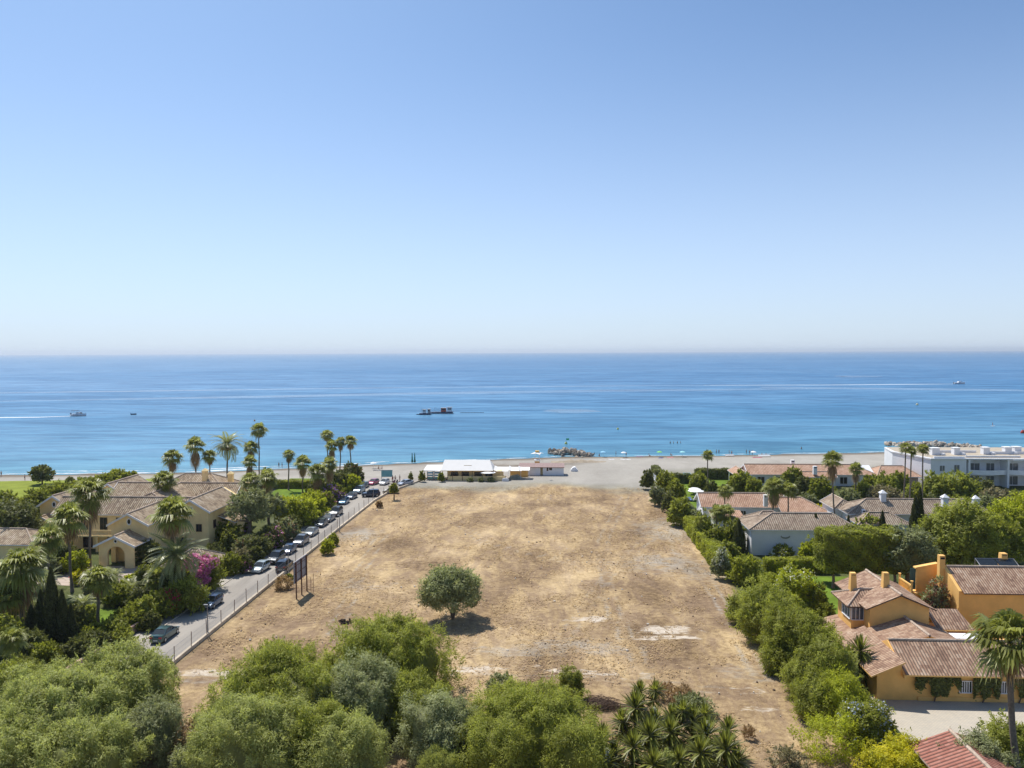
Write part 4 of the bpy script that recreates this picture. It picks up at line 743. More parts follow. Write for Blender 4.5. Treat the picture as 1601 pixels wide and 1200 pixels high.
# ---------------------------------------------------------------- big foreground bushes
A_ = dict(droop=.5, slender=.22, cover=2.1, p=2.5, rc=.78)
def big(px, rb, rt, hw, mat, label, group='tall feathery bushes at the near edge of the plot', **k):
    kk = dict(A_); kk.update(k); return shrub(px, rb, rt, hw*(1.16 if group.startswith('tall') else 1.08), mat, label, name='acacia_bush', cat='bush', group=group, k=k.pop('k', 1.25) if 'k' in k else 1.25, **{a: b for a, b in kk.items() if a != 'k'})
big(95, 1168, 1052, 118, 'leaf_willow', 'pale green feathery bush in the lower corner left of the road', lump=.2, ry=7)
big(190, 1130, 1016, 80, 'leaf_willow', 'tall rounded pale green bush hiding the near end of the road', lump=.2, ry=5.5)
big(35, 1120, 1035, 60, 'leaf_green', 'green bush behind the pale one below the cypresses', lump=.2)
big(235, 1185, 1095, 55, 'leaf_olive', 'shaded dusty bush at the foot of the pale green thicket', lump=.22)
big(500, 1205, 1100, 62, 'leaf_acacia', 'green bush low between the pale ones of the thicket', lump=.2)
big(335, 1225, 1140, 50, 'leaf_willow', 'lowest pale bush at the dry gap of the thicket', lump=.2)
big(130, 1235, 1120, 80, 'leaf_willow', 'pale bush at the bottom of the photo left of the dry gap', lump=.2)
big(730, 1160, 1092, 30, 'leaf_acacia', 'small green bush joining the grey blue and the low green one', lump=.2)
big(20, 1230, 1120, 80, 'leaf_willow', 'low pale bush cut off by the photo corner', lump=.2)
big(608, 1092, 968, 100, 'leaf_acacia', 'bright green rounded bush rising highest behind the thicket', lump=.2, ry=6)
big(440, 1145, 1022, 108, 'leaf_acacia', 'wide yellow green bush at the bare corner of the plot', lump=.2, ry=6.5)
big(350, 1175, 1095, 50, 'leaf_willow', 'low bush edge beside the dry gap in the thicket', lump=.2)
big(560, 1150, 1032, 70, 'leaf_euca', 'blue green feathery bush in the middle of the thicket', lump=.22, ry=4.5)
big(400, 1215, 1090, 95, 'leaf_willow', 'pale bush in front of the wide yellow green one', lump=.22)
big(545, 1225, 1115, 62, 'leaf_willow', 'yellowish round bush low in the thicket beside dark hollow', lump=.2)
big(690, 1190, 1082, 62, 'leaf_euca', 'grey blue bush between the tall one and the low green one', lump=.2)
big(650, 1150, 1045, 50, 'leaf_acacia', 'green bush in front of the highest rounded one', lump=.2)
big(835, 1172, 1082, 104, 'leaf_acacia', 'low fresh green bush beside the spiky yuccas', lump=.10, p=3.2)
big(770, 1215, 1118, 62, 'leaf_acacia', 'small fresh green bush below the round shrub', lump=.2)
big(900, 1220, 1130, 55, 'leaf_acacia', 'low green bush reaching under the yuccas', lump=.2)
shrub(781, 1092, 1050, 23, 'leaf_olive', 'small grey green shrub alone at the thicket edge', k=.7, cover=2.2, core=.5)
shrub(303, 1190, 1120, 28, 'leaf_dry', 'brown dry scrub in the gap between the feathery bushes', core=0, cover=1.0, k=.9)
shrub(292, 1215, 1160, 30, 'leaf_olive', 'low dusty scrub at the bottom of the dry gap', k=.9)
shrub(690, 1225, 1165, 40, 'leaf_willow', 'low pale reeds in the dark hollow of the thicket', k=1, droop=-1, slender=.14)
shrub(892, 1094, 1038, 21, 'leaf_green', 'small dark upright shrub standing beside the brush pile', k=.6, p=2.8, lump=.05, cover=3, sprig=.3)
shrub(1085, 1115, 1092, 52, 'leaf_olive', 'low dusty green shrub behind the yuccas', lump=.15, ry=2, k=.9)
shrub(1040, 1092, 1072, 30, 'leaf_dry', 'thin dry shrub beside the brush pile', core=0, cover=.6, k=.8)
# stand of trees and bushes along the ochre villa
R = 'bushes between the plot and the ochre villa'
big(1158, 975, 915, 18, 'leaf_acacia', 'small feathery bush at the dry edge below the round clipped bush', R, ry=2.5)
big(1228, 1035, 930, 38, 'leaf_green', 'feathery bush filling the row below the lawn', R, lump=.2, ry=3.5)
big(1300, 1085, 1008, 38, 'leaf_willow', 'paler feathery bush between the row and the tall dark yucca', R, lump=.2, ry=3)
big(1248, 1085, 1030, 26, 'leaf_acacia', 'low feathery bush where the row meets the dry slope', R, ry=2.5)
big(1200, 1000, 907, 42, 'leaf_acacia', 'green bush at the plot edge next to the round clipped bush', R, lump=.2, ry=4.5)
big(1262, 1050, 950, 48, 'leaf_green', 'dark green bush spreading over the plot edge below the lawn', R, lump=.22)
big(1288, 1095, 990, 44, 'leaf_green', 'green bush beside the low tile roof of the ochre villa', R, lump=.2)
big(1212, 1050, 1003, 28, 'leaf_green', 'low bush bulging onto the dry field', R)
big(1310, 1125, 1045, 45, 'leaf_bright', 'light green bush at the corner of the paved courtyard', R)
big(1280, 1120, 1050, 44, 'leaf_green', 'shaded green bush at the dry slope', R)
shrub(1350, 1165, 1090, 48, 'leaf_green', 'shrub with pale blue flowers beside the garage roof', fl='flower_blue', fln=500, k=.9)
shrub(1295, 1180, 1120, 60, 'leaf_bright', 'loose yellow green scrub on the dry slope', core=0, cover=.8, k=.9, lump=.25)
shrub(1230, 1195, 1176, 40, 'leaf_grey', 'sparse dry scrub on the slope beside the yuccas', core=0, cover=.6)
shrub(1410, 1215, 1163, 75, 'leaf_yellow', 'golden yellow flowering shrub at the bottom below the garage', k=.9, lump=.22)
shrub(1520, 1235, 1150, 65, 'leaf_olive', 'dark olive shrub in front of the garage corner', k=.9)
shrub(1580, 1205, 1120, 48, 'leaf_acacia', 'green shrub beside the tall palm trunk', k=.9)
# lone tree in the plot
def lone_tree():
    px, rb = 708, 968; u, v = G(px, rb); root = empty('field_tree', (u, v, 0), 0, 'lone round tree with several stems standing in the dry field', 'tree')
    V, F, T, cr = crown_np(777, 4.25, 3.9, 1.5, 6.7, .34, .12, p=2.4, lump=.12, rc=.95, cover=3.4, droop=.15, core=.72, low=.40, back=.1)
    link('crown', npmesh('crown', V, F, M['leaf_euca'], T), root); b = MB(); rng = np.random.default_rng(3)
    for k in range(7):
        a = k*.9+.3; e = (2.3*c_(a), 1.8*s_(a)-.3, 3.4+.5*rng.random()); b.tube([(.06*c_(a), .06*s_(a), -.1), (.25*c_(a), .25*s_(a), .9), (.9*c_(a), .8*s_(a), 2.1), e], [.13, .11, .08, .04], 6)
    b.build('trunk', M['bark'], root)
lone_tree()
# ---------------------------------------------------------------- yuccas
YR = [npmesh('rosette', *(lambda a: (a[0], a[1], M['leaf_yucca'], a[2]))(rosette(s, 95, 1., .055))) for s in (1, 2, 3)]
def yucca(px, rb, heads, label, fl=False, group='yuccas at the near edge of the plot'):
    u, v = G(px, rb); root = empty('yucca', (u, v, 0), 0, label, 'yucca', group); b = MB(); rng = np.random.default_rng(int(px))
    for i, (hx, hy, r) in enumerate(heads):
        vv = v+rng.uniform(-.4, .4); x, z = (lambda d: (d.x/d.y*vv, CAMH+d.z/d.y*vv))(ray(hx, hy)); z = max(.3, z); dx = x-u; R_s = 1.35*r/(FPX/v)
        b.tube([(dx*.2, 0, -.1), (dx*.7, (vv-v)*.6, z*.5), (dx, vv-v, z)], [.16, .12, .10], 7)
        o = link('rosette', YR[i % 3], root, (dx, vv-v, z)); o.scale = (R_s, R_s, R_s); o.rotation_euler = (0, 0, i*1.3)
        o = link('lower_leaves', YR[(i+1) % 3], root, (dx*.9, (vv-v)*.9, max(.35, z-R_s*.75))); o.scale = (R_s*.95, R_s*.95, R_s*.9); o.rotation_euler = (0, 0, i*1.3+.7)
        if fl and i == 0:
            n = 260; q = rng.random(n); P = np.stack([.16*rng.normal(size=n)*(1-q*.6), .16*rng.normal(size=n)*(1-q*.6), .3+q*1.0], 1); V, F = quads(P, unit(rng.normal(size=(n, 3))), unit(rng.normal(size=(n, 3))), .16, .12, rng); link('flower_spike', npmesh('flower_spike', V, F, M['flower_white'], rng.random(n)), root, (dx, vv-v, z))
    b.build('trunk', M['palm_bark'], root)
for a in [(1001, 1115, [(1001, 1082, 17), (1025, 1080, 16)], 'yucca at the back of the clump beside the brush pile', 0), (992, 1150, [(994, 1107, 25), (972, 1128, 20)], 'yucca with two heads on dark trunks at the back of the clump', 0),
          (1023, 1158, [(1023, 1128, 22)], 'yucca with a white flower spike', 1), (1050, 1160, [(1052, 1125, 22), (1068, 1112, 18)], 'yucca behind the middle of the clump', 0), (1083, 1160, [(1083, 1128, 24), (1102, 1118, 18)], 'yucca with bright head above a dark trunk', 0),
          (1018, 1190, [(1016, 1150, 26)], 'yucca leaning over the brown gap in the clump', 0), (1045, 1185, [(1048, 1146, 24)], 'yucca in the centre of the clump', 0), (1100, 1185, [(1105, 1150, 26)], 'yucca beside the pale grass on the slope', 1),
          (1137, 1180, [(1139, 1142, 20)], 'thin leaved yucca at the slope side of the clump', 0), (940, 1195, [(942, 1158, 24), (960, 1178, 22)], 'yucca overlapping the low fresh green bush', 0), (985, 1200, [(990, 1168, 24)], 'yucca beside the one with spreading twin heads', 0),
          (1095, 1215, [(1095, 1178, 26)], 'low yucca at the bottom in front of the flowering one', 0), (1135, 1215, [(1135, 1172, 28), (1152, 1190, 22)], 'widest yucca at the bottom corner of the clump', 0), (1020, 1225, [(1022, 1196, 24)], 'yucca head just above the bottom of the photo', 0),
          (945, 1225, [(948, 1194, 22)], 'low yucca with pale flowers under the green bush', 1), (1065, 1222, [(1062, 1190, 22)], 'small yucca between the bottom heads', 0)]: yucca(*a[:4], fl=a[4])
shrub(1040, 1215, 1168, 22, 'leaf_willow', 'small soft shrub growing among the yuccas', k=.8)
yucca(1340, 1072, [(1345, 1018, 22), (1330, 1030, 20), (1352, 1038, 20)], 'tall dark yucca against the side of the ochre villa', group=None)
# ---------------------------------------------------------------- palms
WP = 'fan palms around the yellow villa'; BP = 'palms standing by the beach'
for a in [(143, 772, 30, 888, 'tall fan palm with wide brown skirt in front of the villa roof', 1.1), (110, 812, 29, 925, 'fan palm on dark slim trunk before the villa porch', .9), (36, 888, 40, 1000, 'huge shaggy fan palm at the photo edge with pale dead fronds', 1.25),
          (78, 842, 24, 955, 'bright green fan palm between the shaggy one and the villa', .6), (258, 753, 20, 835, 'fan palm in front of the villa ridge', .9), (272, 806, 33, 938, 'fan palm rising just above the arching date palm', .7),
          (10, 935, 24, 1010, 'small fan palm beside the cypresses', .6), (20, 1000, 22, 1075, 'crooked fan palm below the cypresses', .3), (155, 905, 26, 985, 'silver fan palm on the small lawn', .7),
          (245, 905, 20, 945, 'low fan palm behind the magenta bougainvillea', 0)]: palm(*a[:5], skirt=a[5], group=WP)
palm(278, 868, 46, 945, 'wide date palm with arching pale fronds beside the gatehouse', 'date', 0, tr=.24)
for px, rb, r, l in ((178, 915, 17, 'low feathery palm beside the villa porch'), (70, 925, 26, 'low date palm with upright fronds beside the cypresses'), (230, 925, 22, 'low cycad like palm at the drive'), (205, 935, 24, 'low palm with pale arching fronds on the little lawn'), (130, 960, 24, 'low palm with drooping fronds beside the cypresses')):
    palm(px, rb-16, r, rb, l, 'date', 0, group='low feathery palms in the villa garden', tr=.2)
for a in [(270, 716, 16, 748, 'lowest fan palm by the beach beside the villa chimney', 1.0), (306, 697, 16, 752, 'fan palm with thick dead skirt beside the date palm', 1.6), (328, 713, 12, 752, 'small fan palm nearest the tall date palm', .8), (406, 673, 14, 757, 'tallest fan palm by the beach', .5),
          (393, 700, 13, 757, 'dark fan palm just under the tallest one', 1.0), (391, 722, 12, 775, 'dry brown fan palm before the tallest one', 1.6), (393, 752, 17, 830, 'tan shaggy fan palm above the grey green tree', 1.5), (418, 748, 18, 815, 'leaning olive coloured fan palm over the garden', 1.0),
          (452, 711, 10, 766, 'slim fan palm standing alone over the hedge', .9), (474, 724, 14, 775, 'fan palm next to the slim single one', 1.1), (497, 738, 16, 785, 'shaggy pale fan palm before the beach group', 1.6), (515, 726, 14, 780, 'bushy fan palm below the four beach palms', 1.4),
          (512, 681, 11, 744, 'fan palm at the start of the four beach palms', .5), (519, 697, 11, 748, 'fan palm with brown skirt among the four beach palms', 1.6), (533, 690, 9, 748, 'slim dark fan palm third of the four beach palms', 1.2), (548, 690, 11, 748, 'fan palm at the bathing side of the four beach palms', .8)]: palm(*a[:5], skirt=a[5], group=BP, tr=.17)
palm(356, 693, 27, 752, 'tall date palm with feathery crown against the sea', 'date', .2, tr=.22)
for a in [(1106, 712, 10, 776, 'slim fan palm beside the hedged lawn near the beach', .4), (1133, 768, 13, 824, 'short fan palm before the terracotta roof', .4), (1209, 762, 18, 826, 'shaggy fan palm before the terracotta roof', 1.2), (1232, 766, 15, 828, 'green fan palm beside the shaggy one', .3), (1300, 719, 16, 832, 'tall fan palm with long brown skirt before the beachfront house', 1.5),
          (1414, 700, 10, 815, 'taller twin palm before the white apartment block', .3), (1423, 705, 9, 812, 'thinner twin palm before the white apartment block', .2), (1441, 702, 10, 815, 'third slender palm before the apartment block', .4), (1337, 733, 12, 790, 'dull green palm beside the beachfront house', 1.3), (1132, 805, 20, 842, 'low fan palm behind the long clipped hedge', .2), (1120, 800, 13, 845, 'small fan palm in the garden of the bungalow', .3)]: palm(*a[:5], skirt=a[5], group='palms among the white houses', tr=.15)
palm(1574, 1003, 56, 1225, 'large fan palm in front of the ochre villa', skirt=.7, lean=-1.0, tr=.26, dead=.8)
# ---------------------------------------------------------------- garden of the yellow villa
VG = 'shrubs in the villa garden'
def sh(rows, group, **d):
    for r in rows:
        k = dict(d); k.update(r[6] if len(r) > 6 else {}); shrub(r[0], r[1], r[2]-2, r[3]*(1.16 if group == VG else 1.02), r[4], r[5], group=group, **k)
sh([(66, 757, 731, 16, 'leaf_dark', 'round dark tree on the seaside lawn', dict(trunk=True, z0=.8, name='lawn_tree', cat='tree')), (110, 757, 748, 5, 'leaf_dark', 'tiny dark bush at the edge of the seaside lawn'),
    (185, 762, 736, 18, 'leaf_acacia', 'green bush between the beach and the villa roof'), (207, 760, 741, 12, 'leaf_green', 'darker bush beside the first one behind the villa roof'),
    (22, 858, 782, 42, 'leaf_dark', 'large dark tree at the photo edge above the palms', dict(lump=.2)), (8, 810, 770, 24, 'leaf_green', 'green bush at the photo edge below the lawn'), (60, 805, 768, 24, 'leaf_green', 'green bush under the seaside lawn'), (92, 790, 757, 26, 'leaf_green', 'mid green bush left of the villa wing', dict(k=.9)),
    (132, 783, 749, 20, 'leaf_acacia', 'light green bush behind the shaggy palm'), (160, 768, 745, 18, 'leaf_green', 'bush filling the space behind the villa wing'), (22, 866, 832, 20, 'leaf_bright', 'bright yellow green ferny bush below the dark tree', dict(droop=.3)),
    (390, 850, 768, 30, 'leaf_olive', 'grey green tree with round leaves beside the villa', dict(trunk=True, z0=4, name='garden_tree', cat='tree', cover=1.6, core=.55)), (355, 850, 812, 20, 'leaf_green', 'deep green tree against the villa end wall'), (420, 830, 776, 26, 'leaf_olive', 'olive tree next to the grey green one', dict(trunk=True, z0=3, name='garden_tree', cat='tree', core=.6)),
    (462, 822, 775, 30, 'leaf_bright', 'yellow green tree above the parked cars', dict(lump=.2)), (440, 800, 782, 16, 'leaf_yellow', 'golden bush beside the yellow green tree'), (490, 808, 768, 20, 'leaf_bright', 'light green bush above the grey cars'), (497, 780, 752, 18, 'leaf_dark', 'dark tree beside the shaggy pale palm'),
    (530, 768, 738, 20, 'leaf_dark', 'dark tree under the four beach palms'), (552, 757, 726, 16, 'leaf_dark', 'dark red brown bush nearest the beach', dict(fl='flower_dusk', fln=160)), (548, 768, 745, 16, 'leaf_bright', 'yellowish bush over the garden wall near the beach'), (520, 785, 758, 18, 'leaf_green', 'bush with purple flowers behind the blue car', dict(fl='flower_purple', fln=350, side=(.3, -1, .6))),
    (505, 795, 770, 16, 'leaf_green', 'bush with a few pink flowers below the purple one', dict(fl='flower_pink', fln=130)), (475, 820, 800, 14, 'leaf_dark', 'dark bush hanging over the wall behind the black car'), (450, 845, 812, 18, 'leaf_olive', 'dusky bush with pinkish flowers behind the grey cars', dict(fl='flower_dusk', fln=260)),
    (425, 858, 822, 20, 'leaf_dark', 'dark bush with magenta flowers behind the dark cars', dict(fl='flower_pink', fln=130, side=(.2, -1, .3))), (405, 868, 840, 20, 'leaf_dark', 'dark bush over the wall by the silver hatchback'), (385, 865, 842, 20, 'leaf_olive', 'bush with coppery leaves by the gatehouse', dict(fl='flower_dusk', fln=300)), (378, 884, 858, 14, 'leaf_grey', 'small mottled bush beside the yellow wall'),
    (362, 898, 866, 14, 'leaf_green', 'round dark green bush next to the gatehouse', dict(p=2.6, lump=.08)), (385, 895, 868, 10, 'leaf_dark', 'narrow bush with pink flowers by the road wall', dict(fl='flower_pink', fln=110)), (345, 850, 822, 18, 'leaf_green', 'bush with glossy leaves below the villa window', dict(fl=None)), (365, 860, 825, 16, 'leaf_yucca', 'spiky bright bush at the villa corner'), (380, 840, 815, 12, 'leaf_dark', 'bush with purple flowers at the tree trunk', dict(fl='flower_purple', fln=110)),
    (240, 838, 800, 18, 'leaf_dark', 'dark creeper against the villa front'), (235, 880, 845, 18, 'leaf_dark', 'dark shrub in the shade beside the porch'), (118, 895, 862, 16, 'leaf_bright', 'light green ball shrub beside the slim palm', dict(p=2.5, lump=.07)), (95, 890, 850, 24, 'leaf_dark', 'dark shrub below the left wing of the villa'), (70, 900, 870, 24, 'leaf_olive', 'olive shrub beside the shaggy palm'),
    (313, 922, 868, 31, 'leaf_green', 'pink bougainvillea cascading beside the gatehouse', dict(fl='flower_pink', fln=4500, side=(.1, -1, .8))), (296, 955, 905, 27, 'leaf_acacia', 'rounded yellow green hedge bush at the road side', dict(p=2.6, lump=.12)), (275, 945, 885, 22, 'leaf_dark', 'dark shrub below the date palm'), (265, 960, 918, 22, 'leaf_green', 'shrub with red flowers near the blue hatchback', dict(fl='flower_red', fln=300, side=(.2, -1, .5))),
    (206, 925, 902, 16, 'leaf_bright', 'bright yellow green shrub in front of the porch', dict(p=2.5)), (236, 925, 880, 22, 'leaf_yucca', 'leafy green shrub between porch and date palm'), (250, 965, 925, 22, 'leaf_green', 'dense shrub behind the pink wall'), (222, 975, 935, 22, 'leaf_acacia', 'bushy shrub at the edge of the small lawn'), (200, 985, 955, 24, 'leaf_green', 'low clipped shrub above the pink wall'),
    (175, 998, 968, 24, 'leaf_acacia', 'shrub between the small lawn and the feathery bushes'), (235, 985, 960, 14, 'leaf_dark', 'dark shrub leaning over the pink wall'), (128, 912, 895, 16, 'leaf_yellow', 'yellow and red flower bed beside the drive', dict(fl='flower_red', fln=120)), (150, 925, 905, 18, 'leaf_grey', 'grey green shrub at the drive'), (115, 1000, 945, 22, 'leaf_dark', 'dark shrub between cypresses and lawn'),
    (45, 1040, 985, 30, 'leaf_dark', 'dark thicket under the crooked palm'), (25, 1070, 1030, 30, 'leaf_dark', 'shaded thicket above the pale corner bush'), (140, 1005, 980, 22, 'leaf_green', 'green shrub at the corner of the small lawn'), (20, 975, 935, 28, 'leaf_green', 'broad leaved shrub beside the small palm at the photo edge'), (185, 945, 915, 20, 'leaf_green', 'green shrub beyond the small lawn'),
    (150, 1020, 990, 26, 'leaf_dark', 'dark shrub at the foot of the lawn palm'), (190, 1012, 985, 20, 'leaf_green', 'green shrub behind the highest pale bush'), (120, 1035, 1000, 26, 'leaf_dark', 'shaded shrub in front of the cypresses'), (70, 1045, 1005, 24, 'leaf_green', 'ferny shrub in front of the tallest cypress'), (135, 975, 948, 18, 'leaf_acacia', 'yellow green shrub on the lawn side of the cypresses'),
    (170, 935, 905, 18, 'leaf_green', 'green shrub in the middle of the drive planting'), (285, 935, 895, 18, 'leaf_green', 'green shrub below the bougainvillea'), (220, 955, 918, 20, 'leaf_dark', 'dark shrub between the drive and the red flowers'), (255, 905, 872, 16, 'leaf_dark', 'dark shrub at the foot of the porch wall'), (335, 880, 850, 14, 'leaf_dark', 'dark shrub behind the gatehouse roof'),
    (10, 1030, 960, 26, 'leaf_green', 'large leaved shrub at the photo edge under the crooked palm'), (55, 985, 940, 20, 'leaf_dark', 'dark shrub between huge palm and cypresses'), (400, 880, 855, 12, 'leaf_dark', 'dark shrub behind the silver blue hatchback'), (482, 815, 790, 16, 'leaf_green', 'green shrub over the wall behind the grey cars'), (455, 835, 806, 14, 'leaf_dark', 'dark shrub over the wall behind the slate car')], VG, k=.95)
hedge(-90, -60, 167, 169, 0, 1.6, 'leaf_green', 'low hedge behind the villa roofs') if 0 else None
hedge(-77, -60, 196, 198.5, 0, 1.9, 'leaf_green', 'clipped hedge at the end of the garden by the beach')
for a in [(83, 1012, 886, 15, 'tallest cypress beside the huge shaggy palm'), (66, 1010, 922, 13, 'shorter cypress on the palm side of the tallest'), (99, 1012, 922, 14, 'cypress on the lawn side of the tallest'), (112, 1010, 944, 11, 'smallest cypress beside the small lawn'), (50, 1008, 946, 12, 'slim cypress nearest the huge palm')]: cypress(*a, group='dark cypresses in the villa garden')
# ---------------------------------------------------------------- plants among the white houses
WG = 'shrubs among the white houses'
hedge(25.0, 27.8, 124, 158, 0, 2.6, 'leaf_hedge', 'long light green clipped hedge along the plot edge', lump=.05)
hedge(33.0, 43.5, 123.4, 125.6, 0, 2.1, 'leaf_hedge', 'low clipped hedge in front of the blank white wall')
hedge(29.2, 33.0, 117.5, 119.5, 0, 1.2, 'leaf_hedge', 'short clipped hedge behind the round bush')
hedge(39.2, 51.0, 115.5, 120.5, 2.2, 8.2, 'leaf_green', 'tall block of trees clipped like a wall above pale trunks', 'clipped_trees', 'clipped trees', trunks=4)
hedge(39.0, 41.5, 215, 217, 0, 2.6, 'leaf_dark', 'short dark hedge beside the beach path'); hedge(28.5, 35.5, 207, 209, 0, 2.4, 'leaf_dark', 'dark hedge behind the blue lounger'); hedge(38, 54, 214, 216, 0, 2.7, 'leaf_dark', 'long dark hedge between lawn and beach')
hedge(26.6, 28.6, 211, 221, 0, 2.8, 'leaf_dark', 'tall rounded dark hedge at the beach end of the plot'); hedge(44, 62, 131, 133, 0, 1.5, 'leaf_hedge', 'bright low hedge beside the tall palm trunk') if 0 else None
sh([(1012, 765, 735, 10, 'leaf_dark', 'dark bush at the corner of the plot near the beach'), (1042, 775, 733, 16, 'leaf_green', 'green tree at the plot edge beside the white fence'), (1028, 790, 757, 12, 'leaf_olive', 'olive bush over the white fence'), (1058, 790, 745, 14, 'leaf_green', 'leafy tree in front of the blue lounger'), (1048, 800, 768, 12, 'leaf_dark', 'dark bush behind the white fence'),
    (1062, 822, 780, 20, 'leaf_acacia', 'feathery green bush standing forward on the plot edge'), (1092, 772, 736, 15, 'leaf_green', 'green bush beside the slim palm'), (1112, 780, 748, 9, 'leaf_dark', 'dark bush at the foot of the slim palm'), (1158, 775, 737, 22, 'leaf_green', 'large green tree before the carport', dict(lump=.2)), (1178, 780, 745, 14, 'leaf_green', 'green tree beside the carport tree'),
    (1125, 775, 765, 12, 'leaf_hedge', 'low bush at the lawn edge behind the terracotta roof'), (1240, 762, 732, 15, 'leaf_green', 'leafy tree before the beachfront veranda'), (1255, 778, 745, 14, 'leaf_dark', 'dark tree behind the terracotta roof'), (1283, 785, 745, 20, 'leaf_green', 'green tree beside the tallest palm trunk'), (1262, 800, 772, 16, 'leaf_olive', 'pale leaved shrub by the terracotta roof'),
    (1290, 815, 790, 20, 'leaf_yellow', 'yellowish shrub behind the striped roof'), (1325, 800, 765, 20, 'leaf_olive', 'olive shrub beside the dull green palm'), (1350, 790, 755, 20, 'leaf_green', 'green shrub between the palms'), (1385, 780, 738, 18, 'leaf_acacia', 'green tree before the beachfront annex'), (1365, 770, 742, 16, 'leaf_green', 'tree behind the annex roof'), (1375, 795, 757, 18, 'leaf_grey', 'pale grey bush among the green ones'), (1398, 800, 765, 16, 'leaf_grey', 'second grey bush beside the twin palms'),
    (1405, 765, 738, 14, 'leaf_green', 'bush below the white end wall of the apartments'), (1430, 800, 757, 20, 'leaf_green', 'green tree at the feet of the slender palms'), (1462, 795, 738, 24, 'leaf_acacia', 'light green tree before the apartment block', dict(lump=.22)), (1497, 795, 732, 30, 'leaf_acacia', 'broad light green tree under the apartment balconies', dict(lump=.22)), (1530, 790, 750, 24, 'leaf_dark', 'dark tree beside the apartment stairs'), (1555, 805, 762, 24, 'leaf_grey', 'brownish bush below the apartment stairs'),
    (1490, 808, 775, 24, 'leaf_green', 'bush between two lantern chimneys'), (1545, 808, 778, 22, 'leaf_olive', 'mottled bush beside the last lantern chimney'), (1450, 800, 772, 14, 'leaf_olive', 'bush behind the straw coloured roof'), (1590, 800, 770, 22, 'leaf_green', 'bush at the photo edge below the stairs'), (1415, 792, 775, 14, 'leaf_grey', 'dull bush at the twin palms'), (1340, 785, 770, 12, 'leaf_dark', 'dark bush at the dull palm'),
    (1100, 850, 795, 14, 'leaf_acacia', 'feathery shrub behind the long hedge'), (1118, 862, 815, 15, 'leaf_green', 'green shrub behind the long hedge'), (1148, 860, 800, 14, 'leaf_green', 'green shrub beside the dark pointed tree'), (1090, 825, 795, 12, 'leaf_olive', 'shrub at the end of the long hedge'), (1140, 880, 845, 16, 'leaf_acacia', 'light shrub behind the white flowering one'),
    (1127, 905, 858, 14, 'leaf_olive', 'oleander with white flowers at the end of the hedge', dict(fl='flower_white', fln=170, side=(-.2, -.5, 1))), (1165, 912, 871, 27, 'leaf_hedge', 'large round clipped bush at the plot edge', dict(p=2.6, lump=.05)), (1222, 870, 856, 20, 'leaf_green', 'low shrub with white blossom under the blank wall', dict(fl='flower_white', fln=350)),
    (1245, 948, 886, 36, 'leaf_bright', 'yellow green shrub with pale blossom at the lawn', dict(fl='flower_white', fln=200, side=(-.3, .3, 1), lump=.18)), (1205, 925, 900, 18, 'leaf_hedge', 'bright small shrub beside the round bush'), (1275, 955, 912, 18, 'leaf_green', 'dark rounded shrub at the lawn'), (1262, 880, 838, 12, 'leaf_bright', 'banana like bush at the edge of the tall tree block'), (1285, 960, 945, 22, 'leaf_green', 'low shadow side shrub in front of the lawn'),
    (1345, 925, 900, 12, 'leaf_green', 'small shrub under the clipped trees'), (1300, 835, 803, 12, 'leaf_olive', 'spiky shrub at the striped roof end'), (1355, 850, 806, 22, 'leaf_acacia', 'shrub between the low white roof and the clipped trees'), (1340, 855, 820, 18, 'leaf_bright', 'light shrub showing over the clipped trees'),
    (1437, 835, 792, 14, 'leaf_bright', 'yellow green shrub beside the cypress pair'), (1385, 840, 808, 16, 'leaf_green', 'shrub behind the olive tree')], WG, k=.95)
def tree(px, rb, rt, hw, mat, label, **k): return shrub(px, rb, rt, hw, mat, label, name=k.pop('name', 'garden_tree'), cat='tree', group=k.pop('group', None), trunk=True, **k)
tree(1418, 920, 818, 42, 'leaf_olive', 'rounded grey green olive tree next to the clipped trees', z0=1.6, lump=.16)
tree(1500, 905, 785, 66, 'leaf_acacia', 'largest broad green tree above the ochre villa', z0=1.8, lump=.18)
tree(1555, 900, 800, 50, 'leaf_green', 'dark green tree behind the solar panel', z0=1.5, lump=.18)
tree(1585, 880, 768, 44, 'leaf_bright', 'light green tree at the photo edge above the ochre villa', z0=1.5, lump=.2)
tree(1465, 900, 812, 40, 'leaf_green', 'green tree filling the gap beside the olive tree', z0=1.0, lump=.18)
tree(1598, 975, 880, 30, 'leaf_olive', 'pale leaved tree at the photo edge before the ochre wall', z0=1.0, lump=.2)
shrub(1462, 978, 893, 17, 'leaf_olive', 'faded bougainvillea climbing the ochre terrace wall', fl='flower_dusk', fln=2200, k=.8, ry=1.0, z0=.5, uv=(46.7, 97.8, 1.5, 7.3))
for a in [(1155, 872, 812, 12, 'dark pointed tree beside the blank white wall'), (1275, 862, 803, 8, 'cypress at the corner of the tall clipped trees'), (1326, 845, 806, 5, 'thin cypress beside the straw coloured roof'), (1379, 855, 799, 8, 'cypress before the low straw coloured roof'), (1430, 862, 775, 11, 'wider cypress of the dark pair'), (1437, 862, 762, 9, 'taller cypress of the dark pair')]: cypress(*a, group='cypresses among the white houses')
